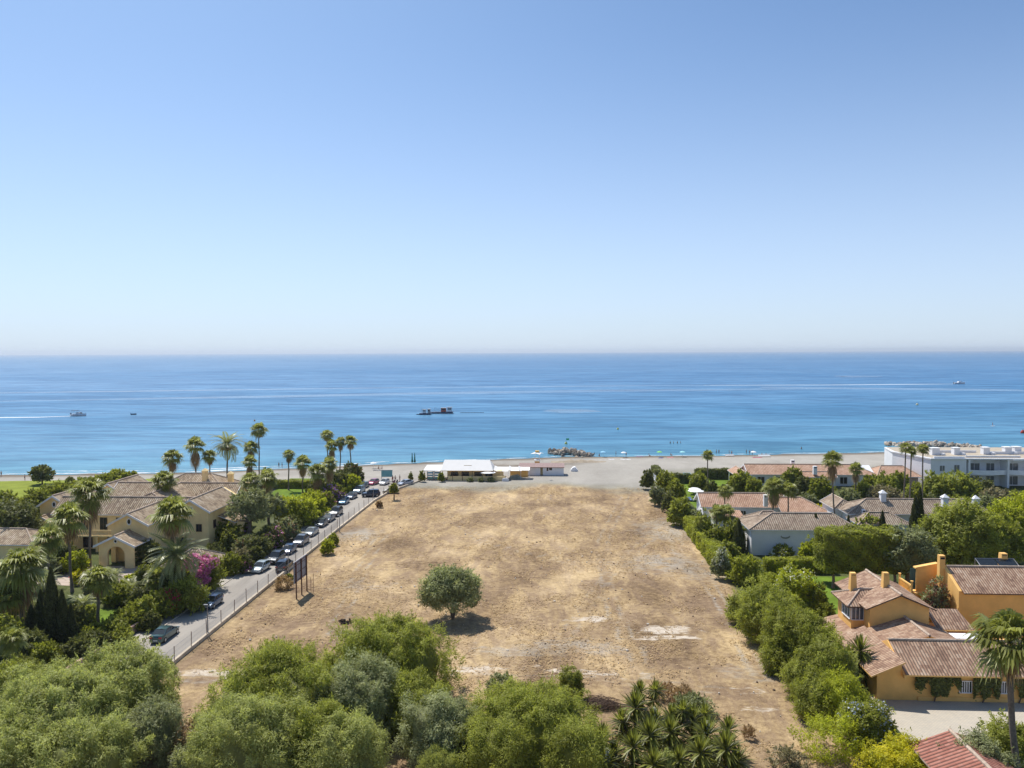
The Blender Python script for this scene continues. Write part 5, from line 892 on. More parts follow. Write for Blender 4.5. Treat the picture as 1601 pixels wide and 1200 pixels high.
# ---------------------------------------------------------------- cars
PAINT = {}
def paint(name, col, metal=.3):
    if name not in PAINT:
        m, nt, p, ln = newmat(name+'_paint'); p.inputs['Base Color'].default_value = (*col, 1); p.inputs['Metallic'].default_value = metal; p.inputs['Roughness'].default_value = .28; p.inputs['Coat Weight'].default_value = .7; p.inputs['Coat Roughness'].default_value = .08; PAINT[name] = m
    return PAINT[name]
CARG = {}
def car_meshes(kind):
    """side profiles: length, width, belt line and roof line along the car (x forward)"""
    L, W, belt, roof_, base = {'hatch': (3.95, 1.70, [(-1.95, .95), (-1.85, 1.0), (-.9, .98), (.75, .93), (1.55, .80), (1.88, .66), (1.97, .5)], [(-1.78, 1.02), (-1.45, 1.38), (-.6, 1.47), (.25, 1.43), (1.0, .93)], .25),
        'sedan': (4.6, 1.76, [(-2.3, .80), (-2.2, .98), (-1.5, 1.0), (.85, .95), (1.8, .80), (2.18, .66), (2.3, .5)], [(-1.65, 1.0), (-.95, 1.38), (-.2, 1.43), (.4, 1.38), (1.15, .95)], .25),
        'suv': (4.5, 1.85, [(-2.25, 1.0), (-2.15, 1.12), (-1.2, 1.12), (.85, 1.08), (1.85, 1.0), (2.15, .84), (2.25, .6)], [(-2.1, 1.14), (-1.75, 1.68), (-.6, 1.76), (.3, 1.70), (1.05, 1.1)], .35)}[kind]
    wh = []; R = .31 if kind != 'suv' else .36; ax = (-L/2+.78, L/2-.82)
    def belt_at(x): return float(np.interp(x, [a for a, _ in belt], [b for _, b in belt]))
    b = MB(); xs = sorted(set([-L/2, -L/2+.08, *[a for a, _ in belt], *[ax_+R*1.12*c for ax_ in ax for c in (-1, -.8, -.45, 0, .45, .8, 1)], 0])); rows = []
    for x in xs:
        e = abs(x)/(L/2); hw = W/2*(1-.14*max(0, e-.6)/.4*max(0, e-.6)/.4*1.6); zb = base
        for ax_ in ax:
            q = (x-ax_)/(R*1.12)
            if abs(q) <= 1.001: zb = max(zb, R+R*1.12*math.sqrt(max(0, 1-q*q)))
        zt = belt_at(x); zm = zb+(zt-zb)*.55; rows.append([(x, -hw*.97, zb), (x, -hw, zm), (x, -hw*.965, zt-.04), (x, -hw*.9, zt), (x, 0, zt+.03), (x, hw*.9, zt), (x, hw*.965, zt-.04), (x, hw, zm), (x, hw*.97, zb)])
    for i in range(len(rows)-1):
        for j in range(8): b.face([rows[i][j], rows[i+1][j], rows[i+1][j+1], rows[i][j+1]])
    b.face(rows[0]); b.face(rows[-1][::-1])
    # roof panel and pillars in paint, glass between
    rx = roof_; hwb, hwt = W/2*.90, W/2*.70; g = MB()
    A = [rx[0], rx[1], rx[2], rx[3], rx[4]]
    def wd(z): return hwb+(hwt-hwb)*min(1, max(0, (z-A[0][1])/(A[2][1]-A[0][1])))
    T = [(x, wd(z), z) for x, z in A]
    g.face([(T[0][0], -T[0][1], T[0][2]), (T[1][0], -T[1][1], T[1][2]), (T[1][0], T[1][1], T[1][2]), (T[0][0], T[0][1], T[0][2])]); g.face([(T[3][0], -T[3][1], T[3][2]), (T[4][0], -T[4][1], T[4][2]), (T[4][0], T[4][1], T[4][2]), (T[3][0], T[3][1], T[3][2])])
    for s in (-1, 1): g.face([(T[0][0], s*T[0][1], T[0][2]-.03), (T[1][0], s*T[1][1], T[1][2]), (T[2][0], s*T[2][1], T[2][2]), (T[3][0], s*T[3][1], T[3][2]), (T[4][0], s*T[4][1], T[4][2]-.03)])
    r = [(T[i][0], T[i][1]+.015, T[i][2]+.015) for i in (1, 2, 3)]
    for i in (0, 1): p, q = r[i], r[i+1]; b.face([(p[0], -p[1], p[2]), (q[0], -q[1], q[2]), (q[0], 0, q[2]+.04), (p[0], 0, p[2]+.04)]); b.face([(p[0], 0, p[2]+.04), (q[0], 0, q[2]+.04), (q[0], q[1], q[2]), (p[0], p[1], p[2])])
    for s in (-1, 1):
        for i, j in ((0, 1), (3, 4), (1, 2), (2, 3)): b.tube([(T[i][0], s*T[i][1], T[i][2]), (T[j][0], s*T[j][1], T[j][2])], .035, 5)
        xm = (T[2][0]+T[3][0])/2; b.tube([(xm, s*(hwb+.0), belt_at(xm)), (xm, s*(wd(T[2][2])+.01), T[2][2])], .04, 5)
        mxx = T[4][0]-.25; b.box(mxx-.08, mxx+.08, s*(W/2+.12)-.09, s*(W/2+.12)+.09, belt_at(mxx)+.0, belt_at(mxx)+.15)
    tyre = MB(); n = 14
    tyre.prism([(R*c_(k*6.2832/n), R*s_(k*6.2832/n)) for k in range(n)], -.11, .11, 'y'); rim = MB(); rim.prism([(R*.62*c_(k*6.2832/n), R*.62*s_(k*6.2832/n)) for k in range(n)], -.118, .118, 'y')
    hl = MB(); hl.box(-.05, .05, -.17, .17, -.08, .08); pl = MB(); pl.box(-.012, .012, -.26, .26, -.055, .055)
    und = MB(); und.box(-L/2+.25, L/2-.25, -W/2*.8, W/2*.8, .2, .5)
    return dict(L=L, W=W, R=R, ax=ax, belt=belt, body=b.mesh('car_body', M['plate']), glass=g.mesh('car_glass', M['glass']), tyre=tyre.mesh('tyre', M['rubber']), rim=rim.mesh('rim', M['alloy']), hl=hl.mesh('headlight', M['lamp_glass']), tl=hl.mesh('tail_light', M['tail_red']), pl=pl.mesh('number_plate', M['plate']), und=und.mesh('underbody', M['rubber']), bz=belt_at(L/2-.1))
def car(px, py, kind, head, col, colname, label, metal=.3, group='cars parked along the road'):
    if kind not in CARG: CARG[kind] = car_meshes(kind)
    k = CARG[kind]; u, v = G(px, py); root = empty('parked_car', (u, v, .022), R_(head), label, 'car', group)
    bm_ = (kind, colname)
    if bm_ not in CARG: me = k['body'].copy(); me.materials[0] = paint(colname, col, metal); CARG[bm_] = me
    link('body', CARG[bm_], root); link('window_glass', k['glass'], root); link('underbody', k['und'], root)
    for x in k['ax']:
        for s in (-1, 1): w_ = link('wheel', k['tyre'], root, (x, s*(k['W']/2-.12), k['R'])); link('rim', k['rim'], w_)
    for s in (-1, 1):
        link('headlight', k['hl'], root, (k['L']/2-.07, s*(k['W']/2-.30), .62 if kind != 'suv' else .8)); link('tail_light', k['tl'], root, (-k['L']/2+.02, s*(k['W']/2-.30), .78 if kind != 'suv' else .95))
    for s in (-1, 1): link('number_plate', k['pl'], root, (s*(k['L']/2+.008), 0, .48 if kind != 'suv' else .55))
    return root
T_ = 'cars parked along the road'
for c in [(258, 997, 'sedan', 90, (.02, .07, .075), 'teal', 'old dark teal saloon nearest the feathery bushes, rear towards the camera'), (332, 947, 'hatch', -92, (.02, .06, .13), 'navy', 'dark blue hatchback alone beside the lamp post and pink wall'),
          (408, 892, 'hatch', -96, (.42, .50, .55), 'ice_blue', 'silver blue hatchback parked opposite the billboard'), (432, 878, 'suv', -92, (.012, .02, .03), 'black', 'black off roader parked behind the silver blue hatchback'), (452, 864, 'hatch', -92, (.015, .05, .13), 'deep_blue', 'deep blue hatchback parked behind the black off roader'),
          (471, 851, 'suv', -92, (.13, .14, .17), 'slate', 'slate grey people carrier beside the two green bushes'), (487, 836, 'sedan', -92, (.28, .31, .33), 'silver', 'silver saloon with bright windscreen before the slate people carrier'), (503, 822, 'hatch', -92, (.015, .03, .05), 'ink', 'blackish hatchback in the middle of the row'),
          (514, 814, 'sedan', -92, (.10, .12, .15), 'graphite', 'graphite saloon between two darker cars'), (526, 805, 'suv', -92, (.06, .065, .075), 'anthracite', 'anthracite off roader past the second lamp post'), (538, 787, 'hatch', -92, (.02, .14, .28), 'bright_blue', 'bright blue hatchback beside purple bougainvillea'),
          (550, 779, 'hatch', -97, (.07, .10, .16), 'steel_blue', 'steel blue hatchback before the turning area'), (562, 770, 'suv', -97, (.17, .27, .36), 'pale_blue', 'pale blue van parked beside the steel blue hatchback'), (569, 762, 'hatch', -97, (.035, .07, .10), 'petrol', 'petrol coloured hatchback last in the row under the trees')]:
    car(*c)
for c in [(580, 776, 'suv', -165, (.015, .03, .07), 'night_blue', 'long night blue off roader turning across the road end'), (445, 890, 'suv', 92, (.01, .015, .025), 'jet', 'jet black off roader driving away beside the parked row'),
          (584, 757, 'hatch', -105, (.42, .06, .14), 'raspberry', 'raspberry pink small car by the beach'), (601, 757, 'hatch', -100, (.68, .69, .70), 'white', 'white car by the beach next to the pink one'), (634, 758, 'sedan', -125, (.34, .37, .44), 'lilac_silver', 'lilac silver car at the beach end of the wall'), (611, 771, 'hatch', 180, (.50, .44, .33), 'beige', 'beige car half hidden behind a small tree')]:
    car(*c, group='cars at the road end')
shrub(616, 781, 754, 6, 'leaf_green', 'small round green tree in front of the beige car', name='street_tree', cat='tree', trunk=True, z0=1.2, k=.7)
# ---------------------------------------------------------------- wall with wire fence between road and plot
WALL = [(-43.3, 70), (-43.3, 150), (-43.0, 180), (-41.8, 192), (-37.8, 206), (-35.8, 214)]
fr = empty('wire_fence', (-43.3, 140, 0), 0, 'low cream wall with wire mesh fence and thin posts between road and plot', 'fence'); fr['org'] = (-43.3, 140, 0.)
b = MB()
for (x0, y0), (x1, y1) in zip(WALL[:-1], WALL[1:]): b.prism([(x0, y0), (x1, y1), (x1+.32, y1+.0), (x0+.32, y0)], -.2, .42, 'z')
b.build('wall', plain('cream_wall', (.56, .47, .36), .9, .2, 1, bmp=.3), fr)
L_ = 0
for i, y in enumerate(np.arange(72, 212, 4.1)):
    x = float(np.interp(y, [a[1] for a in WALL], [a[0] for a in WALL]))+.16; MB().tube([(x, y, .3), (x+.06*math.sin(i*2.1), y+.05*math.sin(i), 2.1+.15*math.sin(i*1.7))], .045, 5).build('post', M['rust'], fr)
b = MB(); yy = list(np.arange(72, 150, 4.1))
for z in (.75, 1.3, 1.85): b.tube([(-43.14, 72, z), (-43.14, 150, z)], .012, 4)
for k in range(520): y = 72+k*.15; b.tube([(-43.14, y, .42), (-43.14, y+.02, 1.9)], .006, 3)
b.build('wire_mesh', M['metal'], fr)
LG = 'thin lamp posts along the wall'
for px, rb, rt, l in ((325, 993, 946, 'thin lamp post in front of the dark blue hatchback'), (451, 901, 853, 'thin lamp post beside the billboard'), (531, 832, 806, 'thin post past the two green bushes'), (584, 778, 763, 'thin post near the turning area')):
    u, v = G(px, rb); z = ztop(px, rt, u, v); root = empty('lamp_post', (u, v, 0), 0, l, 'lamp post', LG); MB().tube([(0, 0, -.05), (0, 0, z*.5), (0, 0, z)], [.09, .07, .05], 8).build('post', M['metal'], root); b = MB().box(-.45, .05, -.1, .1, z+.002, z+.12); b.build('lamp_head', M['metal'], root)
# billboard
u0_, v0_ = G(462.8, 936.5); u1_, v1_ = G(479.2, 923); bl = empty('billboard', (u0_, v0_, 0), 0, 'tall billboard on three rusty posts, seen from behind', 'billboard'); bl['org'] = (u0_, v0_, 0.)
ht = ztop(463, 878, u0_, v0_)
for t in (0, .5, 1): x, y = u0_+(u1_-u0_)*t, v0_+(v1_-v0_)*t; MB().box(x, x+.14, y-.08, y+.08, -.1, ht-.05).build('post', M['rust'], bl)
b = MB(); n = 9
for i in range(n): t0 = -.12+i*1.24/n; t1 = -.12+(i+1)*1.24/n-.004; b.prism([(u0_+(u1_-u0_)*t0-.12, v0_+(v1_-v0_)*t0), (u0_+(u1_-u0_)*t1-.12, v0_+(v1_-v0_)*t1), (u0_+(u1_-u0_)*t1-.03, v0_+(v1_-v0_)*t1), (u0_+(u1_-u0_)*t0-.03, v0_+(v1_-v0_)*t0)], 2.3, ht, 'z')
b.build('panel', plain('board_back', (.30, .31, .36), .6, .2, 1.5, metal=.3), bl); b = MB()
for z in (2.5, 3.6, 4.7, ht-.3): b.prism([(u0_-.029, v0_-.3), (u1_-.029, v1_+.3), (u1_+.0, v1_+.3), (u0_+.0, v0_-.3)], z, z+.08, 'z')
b.build('rail', M['rust'], bl)
for px, rb, rt, l in ((486, 924, 902, 'shorter thin metal stake beside the billboard'), (490, 926, 896, 'taller thin metal stake beside the billboard')):
    u, v = G(px, rb); tag(MB().tube([(0, 0, -.1), (.02, 0, ztop(px, rt, u, v))], .03, 5).build('stake', M['rust']), l, 'stake').location = (u, v, 0)
shrub(512, 866, 842, 11, 'leaf_bright', 'rounder bright green bush beside the wire fence', cover=2.5, k=.7, droop=-.4); shrub(521, 853, 833, 8, 'leaf_acacia', 'smaller olive green bush behind the bright one by the fence', k=.7, droop=-.4)
shrub(593, 793, 782, 5, 'leaf_dry', 'rusty brown dead bush beside the wall', k=.6); shrub(443, 920, 902, 14, 'leaf_straw', 'dry weeds on the wall beside the billboard', k=.6, cover=.8, core=0, ry=2); shrub(453, 910, 892, 5, 'leaf_green', 'small green bush at the foot of the lamp post', k=.6)
for px, rb, rt, l in ((642, 752, 736, 'thin young tree at the restaurant end of the wall'), ): shrub(px, rb, rt, 3, 'leaf_green', l, name='young_tree', cat='tree', k=.5)
# brush pile and stump in the field
u, v = G(938, 1104); rng = np.random.default_rng(8); b = MB()
for i in range(230):
    a = rng.normal()*.35; ln = rng.uniform(.5, 1.3); x, y = rng.normal()*1.1, rng.normal()*.5; z = max(.05, .75*(1-(x/2.3)**2)*rng.random()); b.tube([(x-ln*c_(a), y-ln*s_(a), max(.03, z-.1)), (x, y, z+.12), (x+ln*c_(a), y+ln*s_(a), max(.03, z-.15))], [.03, .025, .012], 4)
tag(b.build('brush_pile', plain('dry_twig', (.16, .105, .075), .9, .35, 6)), 'heap of dry brown branches beside the small upright shrub', 'brush pile').location = (u, v, 0)
u, v = G(538, 974); b = MB()
for i in range(26):
    a = rng.random()*6.28; r = rng.random()*.9; b.tube([(r*c_(a), r*s_(a)*.7, 0), (r*.9*c_(a), r*.7*s_(a), .15+.3*rng.random()), (r*1.5*c_(a+.4), r*s_(a+.4), .05+.2*rng.random())], [.14, .12, .04], 5)
tag(b.build('tree_stump', plain('burnt_wood', (.035, .022, .016), .9, .3, 4)), 'dark torn up stump lying in the field', 'stump').location = (u, v, 0)
shrub(1070, 1105, 1072, 22, 'leaf_dry', 'tall dry brown weeds on the bare slope', core=0, cover=.5, droop=-1.2, slender=.15, k=1.1); shrub(1170, 1155, 1128, 10, 'leaf_dry', 'lone clump of dry weeds on the slope', core=0, cover=.7, droop=-1, slender=.15)
# ---------------------------------------------------------------- people
SKIN = plain('skin', (.42, .24, .16), .6, 0); SWIM = {n: plain(n+'_cloth', c, .8, 0) for n, c in dict(dark=(.03, .035, .05), red=(.45, .04, .04), blue=(.04, .12, .35), white=(.7, .7, .7), green=(.05, .3, .15)).items()}
def figure(pose):
    J = {'stand': [(0, 0, .92), (0, 0, 1.18), (0, 0, 1.42), (0, .01, 1.52), (0, .02, 1.66), (.19, 0, 1.39), (.24, .02, 1.13), (.26, .10, .90), (-.19, 0, 1.39), (-.25, 0, 1.14), (-.24, .08, .90), (.10, 0, .86), (.12, .03, .47), (.13, 0, .07), (.13, .14, .03), (-.10, 0, .86), (-.12, .0, .47), (-.14, -.05, .07), (-.14, .09, .03)],
         'sit': [(0, 0, .14), (0, -.05, .40), (0, -.10, .64), (0, -.09, .74), (0, -.06, .88), (.19, -.1, .61), (.24, .05, .42), (.2, .28, .40), (-.19, -.1, .61), (-.26, -.2, .36), (-.28, -.3, .08), (.10, .05, .14), (.14, .42, .42), (.14, .62, .07), (.14, .75, .04), (-.10, .05, .14), (-.15, .45, .36), (-.16, .72, .07), (-.16, .86, .05)]}[pose]
    Rr = [.13, .125, .14, .055, .10, .055, .045, .032, .055, .045, .032, .095, .062, .042, .032, .095, .062, .042, .032]
    Ed = [(0, 1), (1, 2), (2, 3), (3, 4), (2, 5), (5, 6), (6, 7), (2, 8), (8, 9), (9, 10), (0, 11), (11, 12), (12, 13), (13, 14), (0, 15), (15, 16), (16, 17), (17, 18)]
    me = bpy.data.meshes.new('fig'); me.from_pydata(J, Ed, []); o = bpy.data.objects.new('fig', me); C.objects.link(o)
    mo = o.modifiers.new('s', 'SKIN'); 
    for i, q in enumerate(me.skin_vertices[0].data): q.radius = (Rr[i], Rr[i]*.85); q.use_root = i == 0
    o.modifiers.new('d', 'SUBSURF').levels = 1; dg = bpy.context.evaluated_depsgraph_get(); out = bpy.data.meshes.new_from_object(o.evaluated_get(dg)); bpy.data.objects.remove(o)
    out.materials.clear(); out.materials.append(SKIN); hip = J[0][2]; out.materials.append(SWIM['dark'])
    for p in out.polygons:
        z = p.center.z; p.material_index = 1 if (.76 < z < 1.02 if pose == 'stand' else z < .24 and p.center.y < .12) else 0; p.use_smooth = True
    h = MB(); c = J[4]; n = 8
    for k in range(4):
        a, b_ = k*.42, (k+1)*.42
        for i in range(n):
            f0, f1 = i*6.2832/n, (i+1)*6.2832/n; P = lambda a, f: (c[0]+.108*s_(a)*c_(f), c[1]-.02+.115*s_(a)*s_(f), c[2]+.03+.12*c_(a)); h.face([P(b_, f0), P(b_, f1), P(a, f1), P(a, f0)])
    return out, h.mesh('hair', SWIM['dark'])
FIG = {p: figure(p) for p in ('stand', 'sit')}; BODY = {}
def person(px, py, label, pose='stand', cloth='dark', z=None, rz=0, group='bathers on the beach'):
    zz = -1.5 if z is not None else 0
    u, v = G(px, py, zz)
    if z is None:
        for _ in range(4): zz = float(dropz(np.array([u]), np.array([v]))[0]); u, v = G(px, py, zz)
    else: zz = z
    k = (pose, cloth)
    if k not in BODY: BODY[k] = FIG[pose][0].copy(); BODY[k].materials[1] = SWIM[cloth]
    root = empty('person', (u, v, zz), R_(rz), label, 'person', group); link('body', BODY[k], root); link('hair', FIG[pose][1], root)
for i, (px, py, l, pose, cl) in enumerate([(937, 713, 'person sitting on the sand beside the pale blue parasol', 'sit', 'dark'), (963, 713, 'person standing at the waterline with a towel between parasols', 'stand', 'dark'), (979, 714, 'person standing beside the white parasol', 'stand', 'blue'), (1015, 713, 'person sitting alone between two parasols', 'sit', 'dark'), (1049, 712, 'person in red beside a pink towel', 'sit', 'red'),
        (929, 711, 'person sitting close to the rocks', 'sit', 'dark'), (1120, 710, 'first of two people in the shallows beside the slim palm', 'stand', 'dark'), (1124, 710, 'second of two people in the shallows beside the slim palm', 'stand', 'blue'), (1140, 711, 'person in dark shorts walking the waterline', 'stand', 'dark'), (1144, 712, 'person in red walking the waterline', 'stand', 'red'),
        (1167, 710, 'person standing nearest the palm side of the sunbathing group', 'stand', 'dark'), (1172, 711, 'person in the middle of the sunbathing group', 'stand', 'blue'), (1176, 711, 'person next to the white parasol and red towel', 'stand', 'green'), (1198, 712, 'person sitting on a white lounger', 'sit', 'dark'), (1191, 712, 'person in white near the lounger', 'sit', 'white'),
        (2, 745, 'person standing in the shallows at the photo edge', 'stand', 'dark'), (39, 751, 'person walking on the beach beside the lawn tree', 'stand', 'dark'), (436, 731, 'first walker behind the slim fan palm', 'stand', 'dark'), (441, 731, 'second walker behind the slim fan palm', 'stand', 'red'), (592, 733, 'person sitting beside the pale parasol near the car park', 'sit', 'dark'), (597, 733, 'person sitting with dark bag near the car park', 'sit', 'blue'),
        (618, 753, 'person standing among the scooters', 'stand', 'dark'), (625, 752, 'taller person beside the lilac silver car', 'stand', 'dark'), (614, 753, 'person in red by the scooters', 'stand', 'red')]):
    person(px, py, l, pose, cl, rz=i*77)
for i, (px, py, l) in enumerate([(1048, 693, 'first bather of four standing deep in the sea'), (1053, 693, 'second bather of four standing deep in the sea'), (1059, 693, 'third bather of four standing deep in the sea'), (1064, 693, 'last bather of four standing deep in the sea'), (1253, 702, 'lone swimmer off the beachfront house')]): person(px, py, l, 'stand', 'dark', z=-2.3, rz=i*90, group='bathers standing in the sea')
# ---------------------------------------------------------------- parasols, towels, loungers
def beachpt(px, py):
    u, v = G(px, py)
    for _ in range(4): z = float(dropz(np.array([u]), np.array([v]))[0]); u, v = G(px, py, z)
    return u, v, z
def parasol(px, py, col, label, r=1.0, h=2.0, group='beach parasols', n=10, tilt=0):
    u, v, z = beachpt(px, py); root = empty('parasol', (u, v, z), 0, label, 'parasol', group); MB().tube([(0, 0, -.1), (0, 0, h)], .025, 6).build('pole', M['white'], root); b = MB()
    for k in range(n):
        a0, a1 = k*6.2832/n, (k+1)*6.2832/n; P = lambda q, rr, zz: (rr*c_(q), rr*s_(q), zz)
        for (r0_, z0_, r1_, z1_) in ((0.001, h+.05, r*.55, h-.07), (r*.55, h-.07, r, h-.35)): b.face([P(a0, r1_, z1_), P(a1, r1_, z1_), P(a1, r0_, z0_), P(a0, r0_, z0_)]); b.face([P(a0, r0_, z0_-.02), P(a1, r0_, z0_-.02), P(a1, r1_, z1_-.02), P(a0, r1_, z1_-.02)])
    b.build('canopy', plain(col[0]+'_canopy', col[1], .8, 0), root); return root
PB = {'sky': ('sky_blue', (.30, .58, .78)), 'white': ('white_fabric', (.8, .8, .8)), 'green': ('green_fabric', (.25, .60, .15)), 'cyan': ('cyan_fabric', (.35, .70, .72))}
for px, py, c, l in ((943, 714, 'sky', 'pale blue beach parasol near the rocks'), (975, 715, 'white', 'white beach parasol between pale blue and green ones'), (1031, 714, 'green', 'green beach parasol at the waterline'), (1067, 714, 'cyan', 'light cyan beach parasol nearest the hedge'), (1178, 714, 'white', 'white beach parasol beside the red towel'), (584, 732, 'white', 'pale parasol near the car park')): parasol(px, py, PB[c], l)
parasol(1088, 782, PB['white'], 'large white garden parasol beside the terracotta bungalow', 1.9, 2.6, None)
parasol(1086, 774+3, PB['white'], 'second garden parasol half hidden behind the large white one', 1.5, 2.3, None)
def slabthing(name, px, py, w_, d_, z0, z1, col, label, cat, legs=True, garden=False):
    u, v, z = beachpt(px, py); z += .02*garden; root = empty(name, (u, v, z), .1, label, cat); b = MB().box(-w_/2, w_/2, -d_/2, d_*.2, z0, z1); b.prism([(d_*.2, z0), (d_/2, z0+.35), (d_/2, z1+.35), (d_*.2, z1)], -w_/2, w_/2, 'x'); b.build('cushion', plain(name+col[0], col[1], .8, 0), root); b = MB()
    if legs:
        for x in (-w_/2+.05, w_/2-.05):
            for y in (-d_/2+.1, d_*.2): MB().box(x-.03, x+.03, y-.03, y+.03, 0, z0).build('leg', M['white'], root)
slabthing('sun_lounger', 1075, 744, 2.0, 2.0, .3, .42, ('b', (.03, .35, .60)), 'bright blue lounger on the lawn behind the plot edge tree', 'lounger', garden=True); slabthing('sun_lounger', 1076, 783, 1.8, 2.0, .3, .42, ('n', (.12, .18, .35)), 'navy striped lounger beside the large white parasol', 'lounger', garden=True)
slabthing('sun_lounger', 1195, 714, 4.0, 1.2, .3, .42, ('w', (.7, .7, .7)), 'white lounger on the sand beside the red towel', 'lounger'); slabthing('sun_lounger', 1141, 713, 3.0, 1.0, .25, .35, ('w', (.7, .7, .7)), 'long white lounger at the waterline', 'lounger')
for px, py, w_, col, l in ((1000, 714, 2.2, (.25, .05, .08), 'dark red towel on the sand'), (1048, 715, 2.2, (.55, .18, .2), 'pink towel under a sitting person'), (978, 718, 3.4, (.7, .7, .7), 'white sheet spread under the white parasol'), (956, 718, 2, (.65, .65, .68), 'white towel near the pale blue parasol'), (1184, 715, 3.2, (.40, .06, .12), 'wine red beach mat beside the white parasol'), (1033, 716, 1.6, (.1, .1, .3), 'dark blue towel under the green parasol'), (590, 735, 2.6, (.05, .06, .09), 'dark beach mat near the car park')):
    u, v, z = beachpt(px, py); n_ = 8; b = MB()
    for i in range(n_): x0, x1 = -w_/2+i*w_/n_, -w_/2+(i+1)*w_/n_; b.face([(x0, -.5, .05+.03*s_(i*1.9)), (x1, -.5, .05+.03*s_((i+1)*1.9)), (x1, .5, .09+.03*s_((i+1)*1.3)), (x0, .5, .09+.03*s_(i*1.3))])
    tag(b.build('beach_towel', plain('towel%d' % px, col, .9, 0)), l, 'towel').location = (u, v, z)
u, v, z = beachpt(898, 736); b = MB(); b.prism([(-1.1, 0), (1.1, 0), (.9, .5), (.2, 1.3), (-.5, 1.1), (-1, .5)], -.9, .9, 'y'); tag(b.build('beach_tent', M['white']), 'small white beach tent between the hut and the plot', 'tent').location = (u, v, z)
# ---------------------------------------------------------------- beach restaurant, toilet block, lifeguard tower
M['canvas'] = plain('white_canvas', (.80, .78, .75), .85, .03, .6); M['straw_roof'] = plain('straw', (.55, .42, .22), .95, .2, 3)
rs = house('beach_restaurant', -22, 214, 'beach restaurant with big white tent roof and ochre front wall', 'restaurant')
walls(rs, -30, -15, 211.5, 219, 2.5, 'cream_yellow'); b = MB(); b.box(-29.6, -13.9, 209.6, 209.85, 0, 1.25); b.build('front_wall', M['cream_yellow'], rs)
roof(rs, -31.6, -17.2, 209.4, 217.6, 2.8, 5.2, 'u', 'canvas', h0=.6, h1=1.2, trim='ochre', ridge=False); b = MB(); b.box(-25.4, -23.2, 211.3, 212.4, 3.4, 4.0); b.build('roof_box', M['straw_roof'], rs)
for x in range(6): MB().tube([(-31+x*2.7, 209.6, 0), (-31+x*2.7, 209.6, 2.75)], .07, 6).build('post', M['wood'], rs)
for x in (-28, -25, -21.5, -18.5): window(rs, x, 211.5, 1.0, 1.9, 1.1, frame='wood', glass='glass')
lean(rs, [(-36.5, 211, 2.6), (-31.7, 210.5, 2.6), (-31.7, 217, 3.3), (-36.5, 217, 3.2)], 'canvas', (1, 0, 0), 'canvas')
for x, y in ((-36.3, 211.2), (-36.3, 216.8), (-34, 211.1)): MB().tube([(x, y, 0), (x, y, 2.55)], .06, 6).build('post', M['white'], rs)
def sail(x0, x1, y0, y1, z, sag): 
    b = MB(); n = 5; P = lambda i, j: (x0+(x1-x0)*i/n, y0+(y1-y0)*j/n, z+.45*(j/n)-sag*math.sin(math.pi*i/n)*math.sin(math.pi*j/n)+(.35 if i in (0, ) else 0))
    for i in range(n):
        for j in range(n): b.face([P(i, j), P(i+1, j), P(i+1, j+1), P(i, j+1)])
    b.build('sun_sail', M['canvas'], rs, True)
sail(-17.2, -13.2, 210.6, 216, 2.5, .3); sail(-13.2, -9.6, 212, 216.5, 2.4, .2); sail(-10.6, -7.4, 212.6, 216, 2.45, .15)
for x, y in ((-13.2, 210.7), (-9.8, 212.1), (-7.5, 212.8)): MB().tube([(x, y, 0), (x, y, 2.5)], .05, 6).build('post', M['white'], rs)
b = MB(); b.box(-13, -8, 216.6, 216.8, 0, 1.9); b.build('back_wall', M['ochre'], rs)
for px, c in ((655, 1), (671, 2), (680, 3)):
    u, v, z = beachpt(px, 752)
    for i, (dx, col) in enumerate(((0, (.10, .32, .30)), (.9, (.05, .20, .24)))): pass
for i, (px, rt, l) in enumerate(((673, 728, 'blue green beach equipment rack beside the tent'), (684, 732, 'second equipment rack under the tent edge'))):
    u, v, z = beachpt(px, 750); root = empty('equipment_rack', (u, v, z), 0, l, 'rack'); q = MB()
    for x in (-.8, .8): MB().box(x-.05, x+.05, -.4, .4, 0, 2.4).build('side_frame', M['metal'], root)
    for k in range(3): MB().box(-.75, .75, -.35, .35, .4+k*.7, .75+k*.7).build('crate', plain('crate%d%d' % (i, k), [(.08, .35, .30), (.30, .45, .50), (.05, .20, .30)][k], .6, 0), root)
for px, rt, hw, l in ((660, 733, 4, 'tall green plant at the corner of the restaurant'), (690, 738, 5, 'leafy plant in front of the restaurant terrace'), (735, 747.5, 5, 'low bush in front of the ochre terrace wall'), (752, 747.5, 4, 'second low bush in front of the terrace wall'), (768, 747, 6, 'dusty bush at the end of the terrace wall')): shrub(px, 753, rt, hw, 'leaf_green' if px < 700 else 'leaf_olive', l, k=.6, ry=.8)
parasol(763, 751, PB['white'], 'white parasol on the restaurant terrace', 2.2, 2.6, None)
tb = house('beach_hut', -4, 221, 'long low white hut with mauve brown roof next to restaurant', 'beach hut'); M['mauve'] = plain('mauve_roof', (.38, .27, .25), .9, .15, 2)
walls(tb, -9.8, -4.6, 219.4, 223, 2.3, 'white'); walls(tb, -3.9, 2.0, 219.4, 223, 2.3, 'white'); roof(tb, -10.6, 2.2, 218.9, 223.6, 2.4, 3.3, 'u', 'mauve', trim='wood', ridge=False)
MB().box(-4.59, -3.91, 220.6, 220.7, 0, 2.3).build('door', M['cream_yellow'], tb); window(tb, -1.7, 219.4, 1.6, .7, .5, frame='wood'); chimney(tb, *G(856, 733, 2.9), 2.4, 3.4, .5, 'wood')
